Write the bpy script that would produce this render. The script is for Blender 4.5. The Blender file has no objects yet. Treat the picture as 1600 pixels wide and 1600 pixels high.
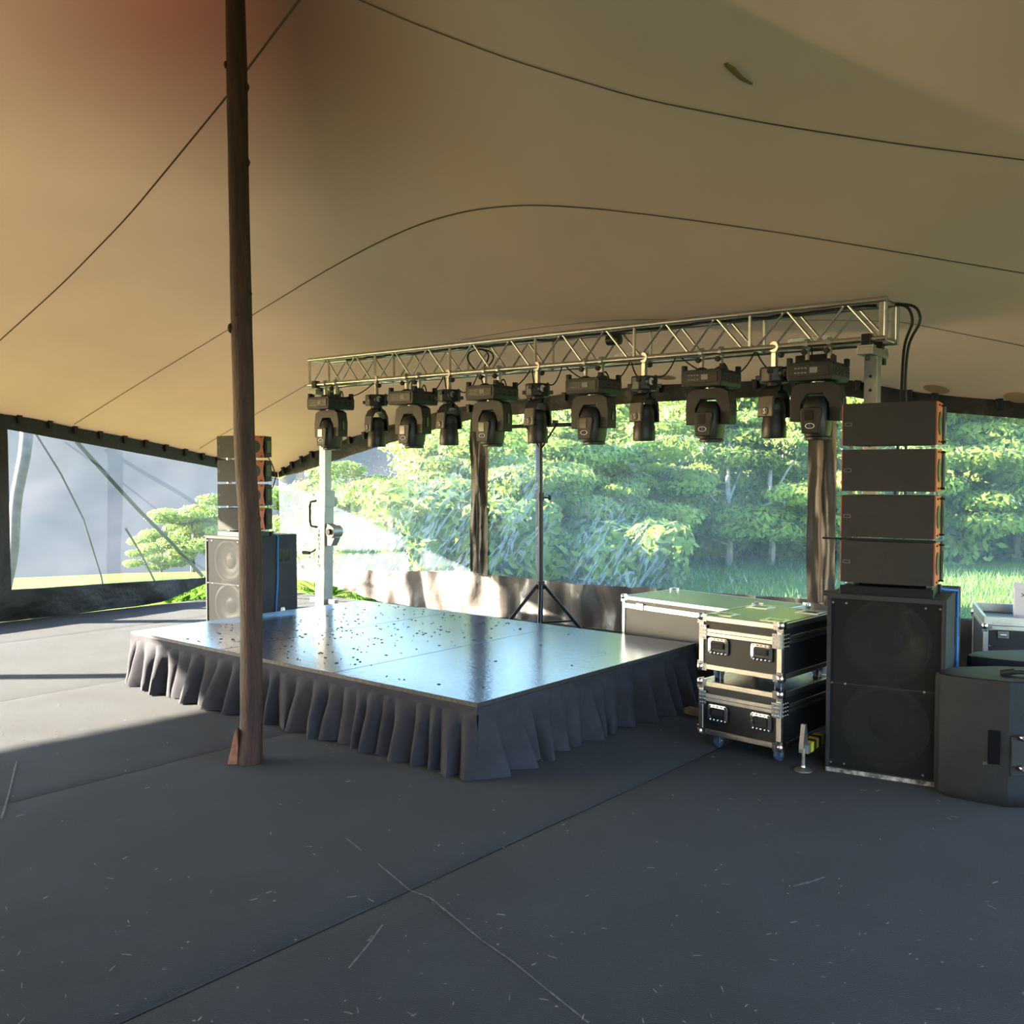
import bpy, bmesh, math, random
import numpy as np
from mathutils import Vector, Matrix, noise
from mathutils.bvhtree import BVHTree

SC = bpy.context.scene
COL = SC.collection
PI = math.pi
# ------------------------------------------------------------------ camera
F = 1500.0            # focal length in pixels of the 1600 px frame
CAM = Vector((0, 0, 1.65))
PITCH = math.atan(63 / F)
cd = bpy.data.cameras.new('camera'); cd.sensor_width = 36; cd.lens = 36 * F / 1600
cd.clip_end = 2000
cam = bpy.data.objects.new('camera', cd); COL.objects.link(cam)
cam.location = CAM; cam.rotation_euler = (PI / 2 - PITCH, 0, 0)
SC.camera = cam
# ------------------------------------------------------------------ sky, sun, exposure
SUN_DIR = Vector((1.0, 0.05, -0.325)).normalized()      # the way the light travels
world = bpy.data.worlds.new('world'); SC.world = world; world.use_nodes = True
wn = world.node_tree; wn.nodes.clear()
sky = wn.nodes.new('ShaderNodeTexSky'); sky.sky_type = 'NISHITA'
sky.sun_disc = False; sky.sun_elevation = math.asin(-SUN_DIR.z)
sky.sun_rotation = math.atan2(-SUN_DIR.x, -SUN_DIR.y)
sky.air_density = 1.0; sky.dust_density = 0.6; sky.ozone_density = 2.6
bg = wn.nodes.new('ShaderNodeBackground'); bg.inputs[1].default_value = 0.62
wo = wn.nodes.new('ShaderNodeOutputWorld')
wn.links.new(sky.outputs[0], bg.inputs[0]); wn.links.new(bg.outputs[0], wo.inputs[0])
sl = bpy.data.lights.new('sun', 'SUN'); sl.energy = 27.0; sl.angle = 0.012; sl.color = (1.0, 0.86, 0.66)
so = bpy.data.objects.new('sun', sl); COL.objects.link(so); so.location = (-20, 0, 12)
so.rotation_euler = SUN_DIR.to_track_quat('-Z', 'Y').to_euler()
SC.view_settings.view_transform = 'Standard'
SC.view_settings.look = 'None'
SC.view_settings.exposure = 1.42
SC.view_settings.gamma = 1.0
SC.view_settings.use_curve_mapping = False
SC.cycles.use_denoising = True
SC.cycles.max_bounces = 10
SC.cycles.transparent_max_bounces = 24
SC.cycles.sample_clamp_indirect = 6.0
SC.cycles.caustics_reflective = False
SC.cycles.caustics_refractive = False

rnd = random.Random(7)
# ------------------------------------------------------------------ pixel -> world (lay-out only)
_c, _s = math.cos(PITCH), math.sin(PITCH)
def ray(px, py):
    a, b = px - 800.0, 800.0 - py
    return Vector((a, F * _c + b * _s, -F * _s + b * _c))
def G(px, py, z=0.0):
    d = ray(px, py); return CAM + d * ((z - CAM.z) / d.z)
def PD(px, py, Y):
    d = ray(px, py); return CAM + d * (Y / d.y)

# ------------------------------------------------------------------ materials
MATS = {}
def mat(name, col, rough=0.6, metal=0.0, var=0.0, vscale=8.0, bump=0.0, bscale=60.0, spec=0.5, col2=None, stretch=None, coat=0.0):
    m = bpy.data.materials.new(name); m.use_nodes = True
    nt = m.node_tree; b = nt.nodes['Principled BSDF']
    b.inputs['Roughness'].default_value = rough; b.inputs['Metallic'].default_value = metal
    b.inputs['Specular IOR Level'].default_value = spec
    b.inputs['Coat Weight'].default_value = coat
    b.inputs['Base Color'].default_value = (*col, 1)
    if var or col2 or bump:
        tc = nt.nodes.new('ShaderNodeTexCoord'); mp = nt.nodes.new('ShaderNodeMapping')
        nt.links.new(tc.outputs['Object'], mp.inputs[0])
        if stretch: mp.inputs['Scale'].default_value = stretch
    if var or col2:
        n = nt.nodes.new('ShaderNodeTexNoise'); n.inputs['Scale'].default_value = vscale; n.inputs['Detail'].default_value = 6
        nt.links.new(mp.outputs[0], n.inputs[0])
        r = nt.nodes.new('ShaderNodeValToRGB')
        c2 = col2 if col2 else tuple(min(1, c * (1 + var)) for c in col)
        c1 = col if col2 else tuple(c * (1 - var) for c in col)
        r.color_ramp.elements[0].position = 0.35; r.color_ramp.elements[1].position = 0.68
        r.color_ramp.elements[0].color = (*c1, 1); r.color_ramp.elements[1].color = (*c2, 1)
        nt.links.new(n.outputs[0], r.inputs[0]); nt.links.new(r.outputs[0], b.inputs['Base Color'])
    if bump:
        n2 = nt.nodes.new('ShaderNodeTexNoise'); n2.inputs['Scale'].default_value = bscale; n2.inputs['Detail'].default_value = 4
        nt.links.new(mp.outputs[0], n2.inputs[0])
        bp = nt.nodes.new('ShaderNodeBump'); bp.inputs['Strength'].default_value = bump; bp.inputs['Distance'].default_value = 0.02
        nt.links.new(n2.outputs[0], bp.inputs['Height']); nt.links.new(bp.outputs[0], b.inputs['Normal'])
    MATS[name] = m
    return m

def mat_thin(name, col, trans, rough=0.7, var=0.08, vscale=3.0, back=None, gloss=0.0, tint=None):
    """cloth or leaf: diffuse on the lit side, translucent through to the other"""
    m = bpy.data.materials.new(name); m.use_nodes = True
    nt = m.node_tree; nt.nodes.clear(); N = nt.nodes.new; L = nt.links.new
    out = N('ShaderNodeOutputMaterial'); d = N('ShaderNodeBsdfDiffuse'); t = N('ShaderNodeBsdfTranslucent')
    mx = N('ShaderNodeMixShader'); mx.inputs[0].default_value = trans
    tc = N('ShaderNodeTexCoord'); n = N('ShaderNodeTexNoise'); n.inputs['Scale'].default_value = vscale; n.inputs['Detail'].default_value = 5
    L(tc.outputs['Object'], n.inputs[0])
    r = N('ShaderNodeValToRGB'); r.color_ramp.elements[0].position = 0.3; r.color_ramp.elements[1].position = 0.7
    r.color_ramp.elements[0].color = (*[c * (1 - var) for c in col], 1); r.color_ramp.elements[1].color = (*[min(1, c * (1 + var)) for c in col], 1)
    L(n.outputs[0], r.inputs[0])
    src = r.outputs[0]
    if tint:
        for (p, rad, sc_, f) in tint:
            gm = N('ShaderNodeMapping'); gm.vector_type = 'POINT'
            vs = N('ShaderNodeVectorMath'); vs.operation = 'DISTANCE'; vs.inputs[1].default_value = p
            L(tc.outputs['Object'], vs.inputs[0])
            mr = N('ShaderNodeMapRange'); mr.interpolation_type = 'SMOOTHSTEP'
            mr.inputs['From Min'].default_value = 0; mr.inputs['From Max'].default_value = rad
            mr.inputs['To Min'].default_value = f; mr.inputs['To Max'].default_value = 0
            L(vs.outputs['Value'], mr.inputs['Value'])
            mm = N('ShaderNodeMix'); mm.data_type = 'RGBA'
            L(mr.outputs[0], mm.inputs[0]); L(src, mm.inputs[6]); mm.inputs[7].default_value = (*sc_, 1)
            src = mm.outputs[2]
    L(src, d.inputs[0]); L(src, t.inputs[0])
    if back:
        t.inputs[0].default_value = (*back, 1); nt.links.remove(t.inputs[0].links[0])
    L(d.outputs[0], mx.inputs[1]); L(t.outputs[0], mx.inputs[2])
    last = mx.outputs[0]
    if gloss:
        g = N('ShaderNodeBsdfGlossy'); g.inputs['Roughness'].default_value = rough; g.inputs[0].default_value = (1, 1, 1, 1)
        m2 = N('ShaderNodeMixShader'); fr = N('ShaderNodeFresnel'); fr.inputs[0].default_value = 1.12
        L(fr.outputs[0], m2.inputs[0]); L(last, m2.inputs[1]); L(g.outputs[0], m2.inputs[2]); last = m2.outputs[0]
    L(last, out.inputs[0]); MATS[name] = m
    return m

def mat_plastic(name, haze, zones=None, seed=0.0):
    """clear vinyl sheet: mostly see-through, a milky share, a creased glossy skin"""
    m = bpy.data.materials.new(name); m.use_nodes = True
    nt = m.node_tree; nt.nodes.clear(); N = nt.nodes.new; L = nt.links.new
    out = N('ShaderNodeOutputMaterial')
    tr = N('ShaderNodeBsdfTransparent'); tr.inputs[0].default_value = (0.93, 0.97, 0.98, 1)
    d = N('ShaderNodeBsdfDiffuse'); d.inputs[0].default_value = (0.62, 0.84, 1.0, 1)
    t = N('ShaderNodeBsdfTranslucent'); t.inputs[0].default_value = (0.62, 0.84, 1.0, 1)
    mh = N('ShaderNodeMixShader'); mh.inputs[0].default_value = 0.5
    L(d.outputs[0], mh.inputs[1]); L(t.outputs[0], mh.inputs[2])
    tc = N('ShaderNodeTexCoord')
    n = N('ShaderNodeTexNoise'); n.inputs['Scale'].default_value = 1.3; n.inputs['Detail'].default_value = 7
    L(tc.outputs['Object'], n.inputs[0])
    mr = N('ShaderNodeMapRange'); mr.inputs['From Min'].default_value = 0.3; mr.inputs['From Max'].default_value = 0.75
    mr.inputs['To Min'].default_value = haze * 0.6; mr.inputs['To Max'].default_value = haze * 1.5
    L(n.outputs[0], mr.inputs['Value'])
    hz = mr.outputs[0]
    m1 = N('ShaderNodeMixShader'); L(tr.outputs[0], m1.inputs[1]); L(mh.outputs[0], m1.inputs[2])
    # creases, milky where the sheet is pulled
    mp = N('ShaderNodeMapping'); mp.inputs['Location'].default_value = (seed, seed, seed); mp.inputs['Scale'].default_value = (1.0, 1.0, 2.6)
    mp.inputs['Rotation'].default_value = (0, 0.35, 0)
    L(tc.outputs['Object'], mp.inputs[0])
    w = N('ShaderNodeTexNoise'); w.inputs['Scale'].default_value = 4.2; w.inputs['Detail'].default_value = 5; w.inputs['Distortion'].default_value = 1.6
    L(mp.outputs[0], w.inputs[0])
    zone = None
    for (p, rad) in (zones or ()):
        vd = N('ShaderNodeVectorMath'); vd.operation = 'DISTANCE'; vd.inputs[1].default_value = p; L(tc.outputs['Object'], vd.inputs[0])
        q = N('ShaderNodeMapRange'); q.interpolation_type = 'SMOOTHSTEP'; q.inputs['From Min'].default_value = rad * 0.35; q.inputs['From Max'].default_value = rad; q.inputs['To Min'].default_value = 1; q.inputs['To Max'].default_value = 0
        L(vd.outputs['Value'], q.inputs['Value'])
        if zone is None: zone = q.outputs[0]
        else:
            mxn = N('ShaderNodeMath'); mxn.operation = 'MAXIMUM'; L(zone, mxn.inputs[0]); L(q.outputs[0], mxn.inputs[1]); zone = mxn.outputs[0]
    if zone is not None:
        mp2 = N('ShaderNodeMapping'); mp2.inputs['Scale'].default_value = (1.6, 1.6, 1.1); mp2.inputs['Rotation'].default_value = (0.2, 0.75, 0.3); L(tc.outputs['Object'], mp2.inputs[0])
        mp3 = N('ShaderNodeMapping'); mp3.inputs['Scale'].default_value = (0.5, 0.5, 2.2); L(mp2.outputs[0], mp3.inputs[0])
        cr = N('ShaderNodeTexNoise'); cr.inputs['Scale'].default_value = 3.4; cr.inputs['Detail'].default_value = 4; cr.inputs['Distortion'].default_value = 1.2; L(mp3.outputs[0], cr.inputs[0])
        s0 = N('ShaderNodeMath'); s0.operation = 'SUBTRACT'; s0.inputs[1].default_value = 0.5; L(cr.outputs[0], s0.inputs[0])
        s1 = N('ShaderNodeMath'); s1.operation = 'ABSOLUTE'; L(s0.outputs[0], s1.inputs[0])
        s2 = N('ShaderNodeMapRange'); s2.inputs['From Min'].default_value = 0.0; s2.inputs['From Max'].default_value = 0.05; s2.inputs['To Min'].default_value = 0.40; s2.inputs['To Max'].default_value = 0.03; L(s1.outputs[0], s2.inputs['Value'])
        s3 = N('ShaderNodeMath'); s3.operation = 'MULTIPLY_ADD'; L(s2.outputs[0], s3.inputs[0]); L(zone, s3.inputs[1]); L(hz, s3.inputs[2]); hz = s3.outputs[0]
    L(hz, m1.inputs[0])
    v = N('ShaderNodeTexVoronoi'); v.feature = 'DISTANCE_TO_EDGE'; v.inputs['Scale'].default_value = 5.0
    L(mp.outputs[0], v.inputs[0])
    ad = N('ShaderNodeMath'); ad.operation = 'MULTIPLY_ADD'; ad.inputs[1].default_value = 0.5
    L(v.outputs[0], ad.inputs[0]); L(w.outputs[0], ad.inputs[2])
    bp = N('ShaderNodeBump'); bp.inputs['Distance'].default_value = 0.06
    zn = N('ShaderNodeTexNoise'); zn.inputs['Scale'].default_value = 0.9; L(mp.outputs[0], zn.inputs[0])
    zr = N('ShaderNodeMapRange'); zr.inputs['From Min'].default_value = 0.48; zr.inputs['From Max'].default_value = 0.66; zr.inputs['To Min'].default_value = 0.015; zr.inputs['To Max'].default_value = 0.35
    L(zn.outputs[0], zr.inputs['Value']); L(zr.outputs[0], bp.inputs['Strength'])
    L(ad.outputs[0], bp.inputs['Height'])
    g = N('ShaderNodeBsdfGlossy'); g.inputs['Roughness'].default_value = 0.10; g.inputs[0].default_value = (1, 1, 1, 1)
    L(bp.outputs[0], g.inputs['Normal'])
    fr = N('ShaderNodeFresnel'); fr.inputs[0].default_value = 1.128; L(bp.outputs[0], fr.inputs['Normal'])
    m2 = N('ShaderNodeMixShader'); fm = N('ShaderNodeMath'); fm.operation = 'MULTIPLY'; fm.inputs[1].default_value = 0.3; L(fr.outputs[0], fm.inputs[0])
    L(fm.outputs[0], m2.inputs[0]); L(m1.outputs[0], m2.inputs[1]); L(g.outputs[0], m2.inputs[2])
    L(m2.outputs[0], out.inputs[0]); MATS[name] = m
    return m

CARPET = mat('carpet', (0.0145, 0.0168, 0.0255), 0.95, var=0.28, vscale=2.2, bump=0.5, bscale=260, spec=0.15)
CARPET.node_tree.nodes['Principled BSDF'].inputs['Sheen Weight'].default_value = 0.15
UNDER = mat('underlay', (0.008, 0.008, 0.009), 0.95)
SCUFF = mat('scuff', (0.14, 0.14, 0.145), 0.9, var=0.3, vscale=40)
CHIP = mat('straw_chip', (0.22, 0.20, 0.17), 0.85, var=0.3, vscale=9)
LEAFBIT = mat('dark_leaf_bit', (0.02, 0.017, 0.012), 0.9)
VINYL = mat('black_vinyl', (0.012, 0.012, 0.012), 0.46, var=0.25, vscale=3, bump=0.7, bscale=9, spec=0.4)
VINYLG = mat('grey_vinyl', (0.13, 0.115, 0.11), 0.36, var=0.15, vscale=3, bump=0.8, bscale=6, spec=0.6)
VINYLD = mat('divider_vinyl', (0.055, 0.048, 0.046), 0.4, var=0.2, vscale=3, bump=0.3, bscale=12)
ZIPR = mat('zip_tape', (0.24, 0.15, 0.12), 0.7)
WOOD = mat('pole_wood', (0.022, 0.006, 0.004), 0.62, col2=(0.066, 0.021, 0.013), vscale=7, bump=0.6, bscale=26, stretch=(6, 6, 0.6))
WOODCUT = mat('fresh_cut_wood', (0.30, 0.12, 0.07), 0.8, var=0.25, vscale=20)
TIMBER = mat('timber', (0.25, 0.15, 0.09), 0.8, var=0.3, vscale=14)
DECK = mat('deck_paint', (0.022, 0.058, 0.135), 0.17, var=0.45, vscale=2.4, bump=0.05, bscale=30, spec=0.75)  # blue of the reflected sky put partly into the base colour
DECKEDGE = mat('deck_edge', (0.035, 0.03, 0.028), 0.6, var=0.4, vscale=30)
SKIRT = mat('skirt_cloth', (0.038, 0.037, 0.048), 0.88, var=0.15, vscale=10, bump=0.3, bscale=400, spec=0.25)
ALU = mat('aluminium', (0.62, 0.60, 0.56), 0.34, 1.0, var=0.10, vscale=14, bump=0.05, bscale=90)
ALUT = mat('truss_tube', (0.58, 0.55, 0.47), 0.30, 1.0, var=0.12, vscale=10)
ALUF = mat('stand_aluminium', (0.33, 0.325, 0.31), 0.45, 0.6, var=0.10, vscale=9)
CHROME = mat('case_chrome', (0.70, 0.69, 0.68), 0.22, 1.0, var=0.08, vscale=20)
LAM = mat('case_laminate', (0.010, 0.010, 0.012), 0.45, bump=0.12, bscale=220)
LAMTOP = mat('case_lid_laminate', (0.050, 0.052, 0.05), 0.22, bump=0.05, bscale=120, var=0.2, vscale=3)
LAMGREY = mat('grey_case_laminate', (0.048, 0.046, 0.046), 0.45, var=0.2, vscale=3)
BLACK = mat('black_plastic', (0.014, 0.014, 0.015), 0.42, bump=0.08, bscale=300)
BLACK2 = mat('charcoal_plastic', (0.018, 0.018, 0.020), 0.5, spec=0.35, bump=0.08, bscale=300)
GLOSSB = mat('glossy_black', (0.006, 0.006, 0.007), 0.12)
RUBBER = mat('rubber', (0.018, 0.018, 0.02), 0.75)
CASTER = mat('caster_tyre', (0.05, 0.075, 0.15), 0.5)
STEEL = mat('zinc_steel', (0.5, 0.5, 0.5), 0.35, 0.9)
BLSTEEL = mat('black_steel', (0.012, 0.012, 0.014), 0.38, 0.3)
CABLE = mat('cable', (0.008, 0.008, 0.008), 0.55)
ORANGE = mat('orange_paint', (0.60, 0.14, 0.055), 0.5, var=0.1, vscale=12)
CUP = mat('handle_cup', (0.14, 0.13, 0.075), 0.6)
GRILLE = mat('array_grille', (0.030, 0.027, 0.026), 0.65, bump=0.9, bscale=420, var=0.12, vscale=160)
SUBBOX = mat('sub_paint', (0.030, 0.030, 0.033), 0.7, spec=0.25, var=0.15, vscale=3, bump=0.2, bscale=160)
WORN = mat('chipped_edge', (0.02, 0.02, 0.02), 0.7, col2=(0.50, 0.46, 0.43), vscale=26)
CONE = mat('speaker_cone', (0.050, 0.048, 0.045), 0.6)
BLUE = mat('blue_strap', (0.02, 0.15, 0.42), 0.6)
WHITEP = mat('white_plastic', (0.92, 0.90, 0.87), 0.5)
CARD = mat('white_card', (0.68, 0.65, 0.72), 0.8, var=0.05, vscale=4)
INK = mat('ink', (0.04, 0.04, 0.07), 0.8)
LOGOW = mat('logo_white', (0.75, 0.75, 0.75), 0.5)
LOGOB = mat('logo_blue', (0.03, 0.22, 0.65), 0.4)
LCD = mat('display', (0.018, 0.017, 0.018), 0.15)
PRINT = mat('grey_print', (0.22, 0.22, 0.23), 0.6)
REDTXT = mat('dark_print', (0.16, 0.09, 0.10), 0.7)
YELLOW = mat('yellow_tape', (0.75, 0.60, 0.04), 0.5)
TOPSP = mat('speaker_moulding', (0.015, 0.016, 0.019), 0.5, spec=0.3, var=0.2, vscale=5, bump=0.35, bscale=300)
SEAM = mat('seam_tape', (0.17, 0.105, 0.05), 0.8)
ROPE = mat('rope', (0.035, 0.04, 0.05), 0.8)
BARK = mat('bark', (0.10, 0.085, 0.07), 0.9, var=0.4, vscale=6, bump=0.6, bscale=14)
PALEBARK = mat('pale_bark', (0.42, 0.39, 0.34), 0.9, var=0.3, vscale=6)
GROUND = mat('grass_ground', (0.07, 0.12, 0.02), 0.95, col2=(0.15, 0.19, 0.03), vscale=0.6, bump=0.8, bscale=9, spec=0.1)
MOUNT = mat('mountain', (0.016, 0.023, 0.032), 0.95, col2=(0.036, 0.038, 0.048), vscale=0.03, spec=0.1)  # blue-grey of distance haze put into the base colour
LEAF = mat_thin('foliage', (0.23, 0.33, 0.06), 0.42, rough=0.5, var=0.40, vscale=0.45, gloss=1)
LEAF2 = mat_thin('foliage_forest', (0.24, 0.345, 0.07), 0.42, rough=0.5, var=0.40, vscale=0.25, gloss=1)
GRASSB = mat_thin('grass_blade', (0.10, 0.19, 0.06), 0.35, rough=0.4, var=0.4, vscale=1.5, gloss=1)
FERN = mat_thin('fern_leaf', (0.16, 0.34, 0.05), 0.40, var=0.4, vscale=5)

# ------------------------------------------------------------------ mesh helpers
class MB:
    def __init__(s): s.v = []; s.f = []
    def add(s, vs, fs):
        o = len(s.v); s.v += [tuple(v) for v in vs]; s.f += [[i + o for i in f] for f in fs]; return s
    def box(s, c, d, R=None, taper=1.0):
        hx, hy, hz = d[0] / 2, d[1] / 2, d[2] / 2; c = Vector(c); vs = []
        for z in (-hz, hz):
            k = taper if z > 0 else 1.0
            for x, y in ((-hx, -hy), (hx, -hy), (hx, hy), (-hx, hy)):
                p = Vector((x * k, y * k, z))
                vs.append(c + (R @ p if R else p))
        return s.add(vs, [(0, 3, 2, 1), (4, 5, 6, 7), (0, 1, 5, 4), (1, 2, 6, 5), (2, 3, 7, 6), (3, 0, 4, 7)])
    def tube(s, pts, r, n=8, cap=True):
        pts = [Vector(p) for p in pts]; rs = r if isinstance(r, (list, tuple)) else [r] * len(pts)
        rings = []; prev = None
        for i, p in enumerate(pts):
            t = (pts[min(i + 1, len(pts) - 1)] - pts[max(i - 1, 0)])
            if t.length < 1e-9: t = Vector((0, 0, 1))
            t.normalize()
            if prev is None:
                a = Vector((0, 0, 1)) if abs(t.z) < 0.9 else Vector((1, 0, 0))
                u = t.cross(a).normalized()
            else:
                u = (prev - t * prev.dot(t))
                u = u.normalized() if u.length > 1e-6 else t.orthogonal().normalized()
            prev = u; w = t.cross(u)
            rings.append([p + (u * math.cos(2 * PI * k / n) + w * math.sin(2 * PI * k / n)) * rs[i] for k in range(n)])
        vs = [q for R in rings for q in R]; fs = []
        for i in range(len(rings) - 1):
            for k in range(n):
                fs.append((i * n + k, i * n + (k + 1) % n, (i + 1) * n + (k + 1) % n, (i + 1) * n + k))
        if cap:
            fs.append(tuple(range(n))[::-1]); fs.append(tuple(range((len(rings) - 1) * n, len(rings) * n)))
        return s.add(vs, fs)
    def cyl(s, p0, p1, r0, r1=None, n=16): return s.tube([p0, p1], [r0, r0 if r1 is None else r1], n)
    def lathe(s, prof, c=(0, 0, 0), R=None, n=24):
        c = Vector(c); vs = []; fs = []
        for (r, z) in prof:
            for k in range(n):
                p = Vector((r * math.cos(2 * PI * k / n), r * math.sin(2 * PI * k / n), z)); vs.append(c + (R @ p if R else p))
        for i in range(len(prof) - 1):
            for k in range(n): fs.append((i * n + k, i * n + (k + 1) % n, (i + 1) * n + (k + 1) % n, (i + 1) * n + k))
        fs.append(tuple(range(n))[::-1]); fs.append(tuple(range((len(prof) - 1) * n, len(prof) * n)))
        return s.add(vs, fs)
    def prism(s, poly, a0, a1, axis='z'):
        n = len(poly)
        def P(u, w, a): return {'z': (u, w, a), 'y': (u, a, w), 'x': (a, u, w)}[axis]
        vs = [P(u, w, a0) for u, w in poly] + [P(u, w, a1) for u, w in poly]
        fs = [tuple(range(n))[::-1], tuple(range(n, 2 * n))] + [(i, (i + 1) % n, n + (i + 1) % n, n + i) for i in range(n)]
        return s.add(vs, fs)
    def grid(s, fn, nu, nv):
        vs = [fn(i / nu, j / nv) for j in range(nv + 1) for i in range(nu + 1)]; W = nu + 1
        return s.add(vs, [(j * W + i, j * W + i + 1, (j + 1) * W + i + 1, (j + 1) * W + i) for j in range(nv) for i in range(nu)])
    def build(s, name, m, parent=None, bevel=0.0, smooth=False, seg=2, loc=None, ang=0.7):
        me = bpy.data.meshes.new(name); me.from_pydata(s.v, [], s.f)
        bm = bmesh.new(); bm.from_mesh(me)
        bmesh.ops.recalc_face_normals(bm, faces=bm.faces)
        if bevel:
            es = [e for e in bm.edges if len(e.link_faces) == 2 and e.calc_face_angle(0) > 0.5]
            bmesh.ops.bevel(bm, geom=es, offset=bevel, segments=seg, affect='EDGES', profile=0.5)
        if smooth:
            for f in bm.faces: f.smooth = True
            for e in bm.edges:
                if len(e.link_faces) == 2 and e.calc_face_angle(0) > ang: e.smooth = False
        bm.to_mesh(me); bm.free()
        me.materials.append(m)
        o = bpy.data.objects.new(name, me); COL.objects.link(o)
        if parent is not None: o.parent = parent
        if loc is not None: o.location = loc
        return o

def np_mesh(name, V, Q, m, parent=None, smooth=False):
    me = bpy.data.meshes.new(name); V = np.asarray(V, np.float32); Q = np.asarray(Q, np.int32); k = Q.shape[1]
    me.vertices.add(len(V)); me.vertices.foreach_set('co', V.ravel())
    me.loops.add(Q.size); me.loops.foreach_set('vertex_index', Q.ravel())
    me.polygons.add(len(Q)); me.polygons.foreach_set('loop_start', np.arange(0, Q.size, k, dtype=np.int32))
    me.polygons.foreach_set('use_smooth', np.full(len(Q), smooth))
    me.update(calc_edges=True); me.materials.append(m)
    o = bpy.data.objects.new(name, me); COL.objects.link(o)
    if parent is not None: o.parent = parent
    return o

def thing(name, label, cat, loc=(0, 0, 0), rz=0.0, group=None, rot=None):
    o = bpy.data.objects.new(name, None); COL.objects.link(o); o.empty_display_size = 0.1
    o.location = loc; o.rotation_euler = rot if rot else (0, 0, rz)
    o['label'] = label; o['category'] = cat
    if group: o['group'] = group
    return o
def tag(o, label, cat=None, group=None, kind=None):
    o['label'] = label
    if cat: o['category'] = cat
    if group: o['group'] = group
    if kind: o['kind'] = kind
    return o
def struct(o, label=None):
    o['kind'] = 'structure'
    if label: o['label'] = label
    return o
def copy_tree(o, parent=None):
    c = o.copy(); COL.objects.link(c)
    if parent is not None: c.parent = parent
    for ch in list(o.children): copy_tree(ch, c)
    return c
def text_mesh(name, txt, size, m, parent, M, depth=0.002, spacing=1.0):
    cu = bpy.data.curves.new(name, 'FONT'); cu.body = txt; cu.size = size; cu.extrude = depth; cu.align_x = 'CENTER'; cu.align_y = 'CENTER'
    cu.space_character = spacing; cu.resolution_u = 2
    tmp = bpy.data.objects.new(name, cu); me = bpy.data.meshes.new_from_object(tmp)
    bpy.data.objects.remove(tmp); bpy.data.curves.remove(cu)
    me.name = name; me.materials.clear(); me.materials.append(m)
    o = bpy.data.objects.new(name, me); COL.objects.link(o); o.parent = parent; o.matrix_local = M
    return o
def RX(a): return Matrix.Rotation(a, 3, 'X')
def RY(a): return Matrix.Rotation(a, 3, 'Y')
def RZ(a): return Matrix.Rotation(a, 3, 'Z')
FRONT = Matrix.Rotation(PI / 2, 4, 'X')       # text standing up, read from -Y
def interp(x, xs, ys): return float(np.interp(x, xs, ys))
def arc(p0, p1, sag, n=10, side=(0, 0, -1)):
    p0, p1, sd = Vector(p0), Vector(p1), Vector(side)
    return [p0.lerp(p1, i / n) + sd * (sag * 4 * (i / n) * (1 - i / n)) for i in range(n + 1)]

# ------------------------------------------------------------------ tent lay-out: two walls meet at a far corner
CORNER = Vector((-3.24, 13.30, 0))
UB = Vector((1.4, -1.1, 0)).normalized()          # along the back wall, to the right
VB = Vector((-2.36, -2.80, 0)).normalized()       # along the left wall, toward the viewer
NB = Vector((UB.y, -UB.x, 0)) * -1.0              # out of the back wall
if NB.dot(Vector((0, 1, 0))) < 0: NB = -NB
NL = Vector((-VB.y, VB.x, 0))
if NL.x > 0: NL = -NL
def wall_a(px, D=UB):                              # distance from the corner of the wall point seen in column px
    k = (px - 800) / (F * _c)                      # close enough for lay-out
    return (k * CORNER.y - CORNER.x) / (D.x - k * D.y)
def wall_z(px, py, D=UB):
    a = wall_a(px, D); p = CORNER + D * a
    return a, CAM.z + (737 - py) / F * p.y

back_eave = [wall_z(x, y) for x, y in ((437, 737), (468, 717), (549, 684), (640, 657), (717, 637), (799, 627), (864, 618), (963, 608), (1069, 600), (1154, 597), (1320, 594), (1420, 613), (1500, 620), (1600, 629))]
left_eave = [wall_z(x, y, VB) for x, y in ((434, 738), (340, 715), (228, 689), (119, 668), (83, 660), (0, 646))]
ctrl = []
for a, z in back_eave: ctrl.append((*(CORNER + UB * a).xy, z))
for a, z in ((11.0, 2.25), (14.0, 2.3)): ctrl.append((*(CORNER + UB * a).xy, z))
for a, z in left_eave[1:]: ctrl.append((*(CORNER + VB * a).xy, z))
for a, z in ((5.5, 2.40), (8.0, 2.46), (12.0, 2.4), (17.0, 2.2)): ctrl.append((*(CORNER + VB * a).xy, z))
ctrl += [(-1.5, 5.46, 4.80), (-2.2, 5.6, 4.42), (-0.8, 5.2, 4.45), (-1.6, 4.4, 4.45), (-1.2, 6.3, 4.2),
         (0.0, 6.3, 3.41), (0.0, 4.7, 3.96), (2.13, 4.0, 3.61), (2.6, 4.9, 3.24), (3.2, 6.0, 2.93), (1.2, 5.4, 3.36),
         (-3.36, 7.2, 3.62), (-5.6, 6.8, 3.25), (2.42, 6.22, 2.84), (0.78, 7.37, 2.86), (-0.4, 8.3, 2.93), (-1.98, 9.6, 2.98),
         (-3.2, 10.0, 2.72), (0, 0, 4.1), (-4, 1, 4.1), (4.5, 2.0, 2.7), (-9, 2.5, 3.2), (-5, -4, 3.6), (1.0, -4.5, 3.2), (5.2, 6.3, 2.4), (7.0, 4.5, 2.3)]
ctrl = np.array(ctrl)
def _phi(r): return np.where(r > 1e-9, r * r * np.log(np.maximum(r, 1e-9)), 0)
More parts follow.
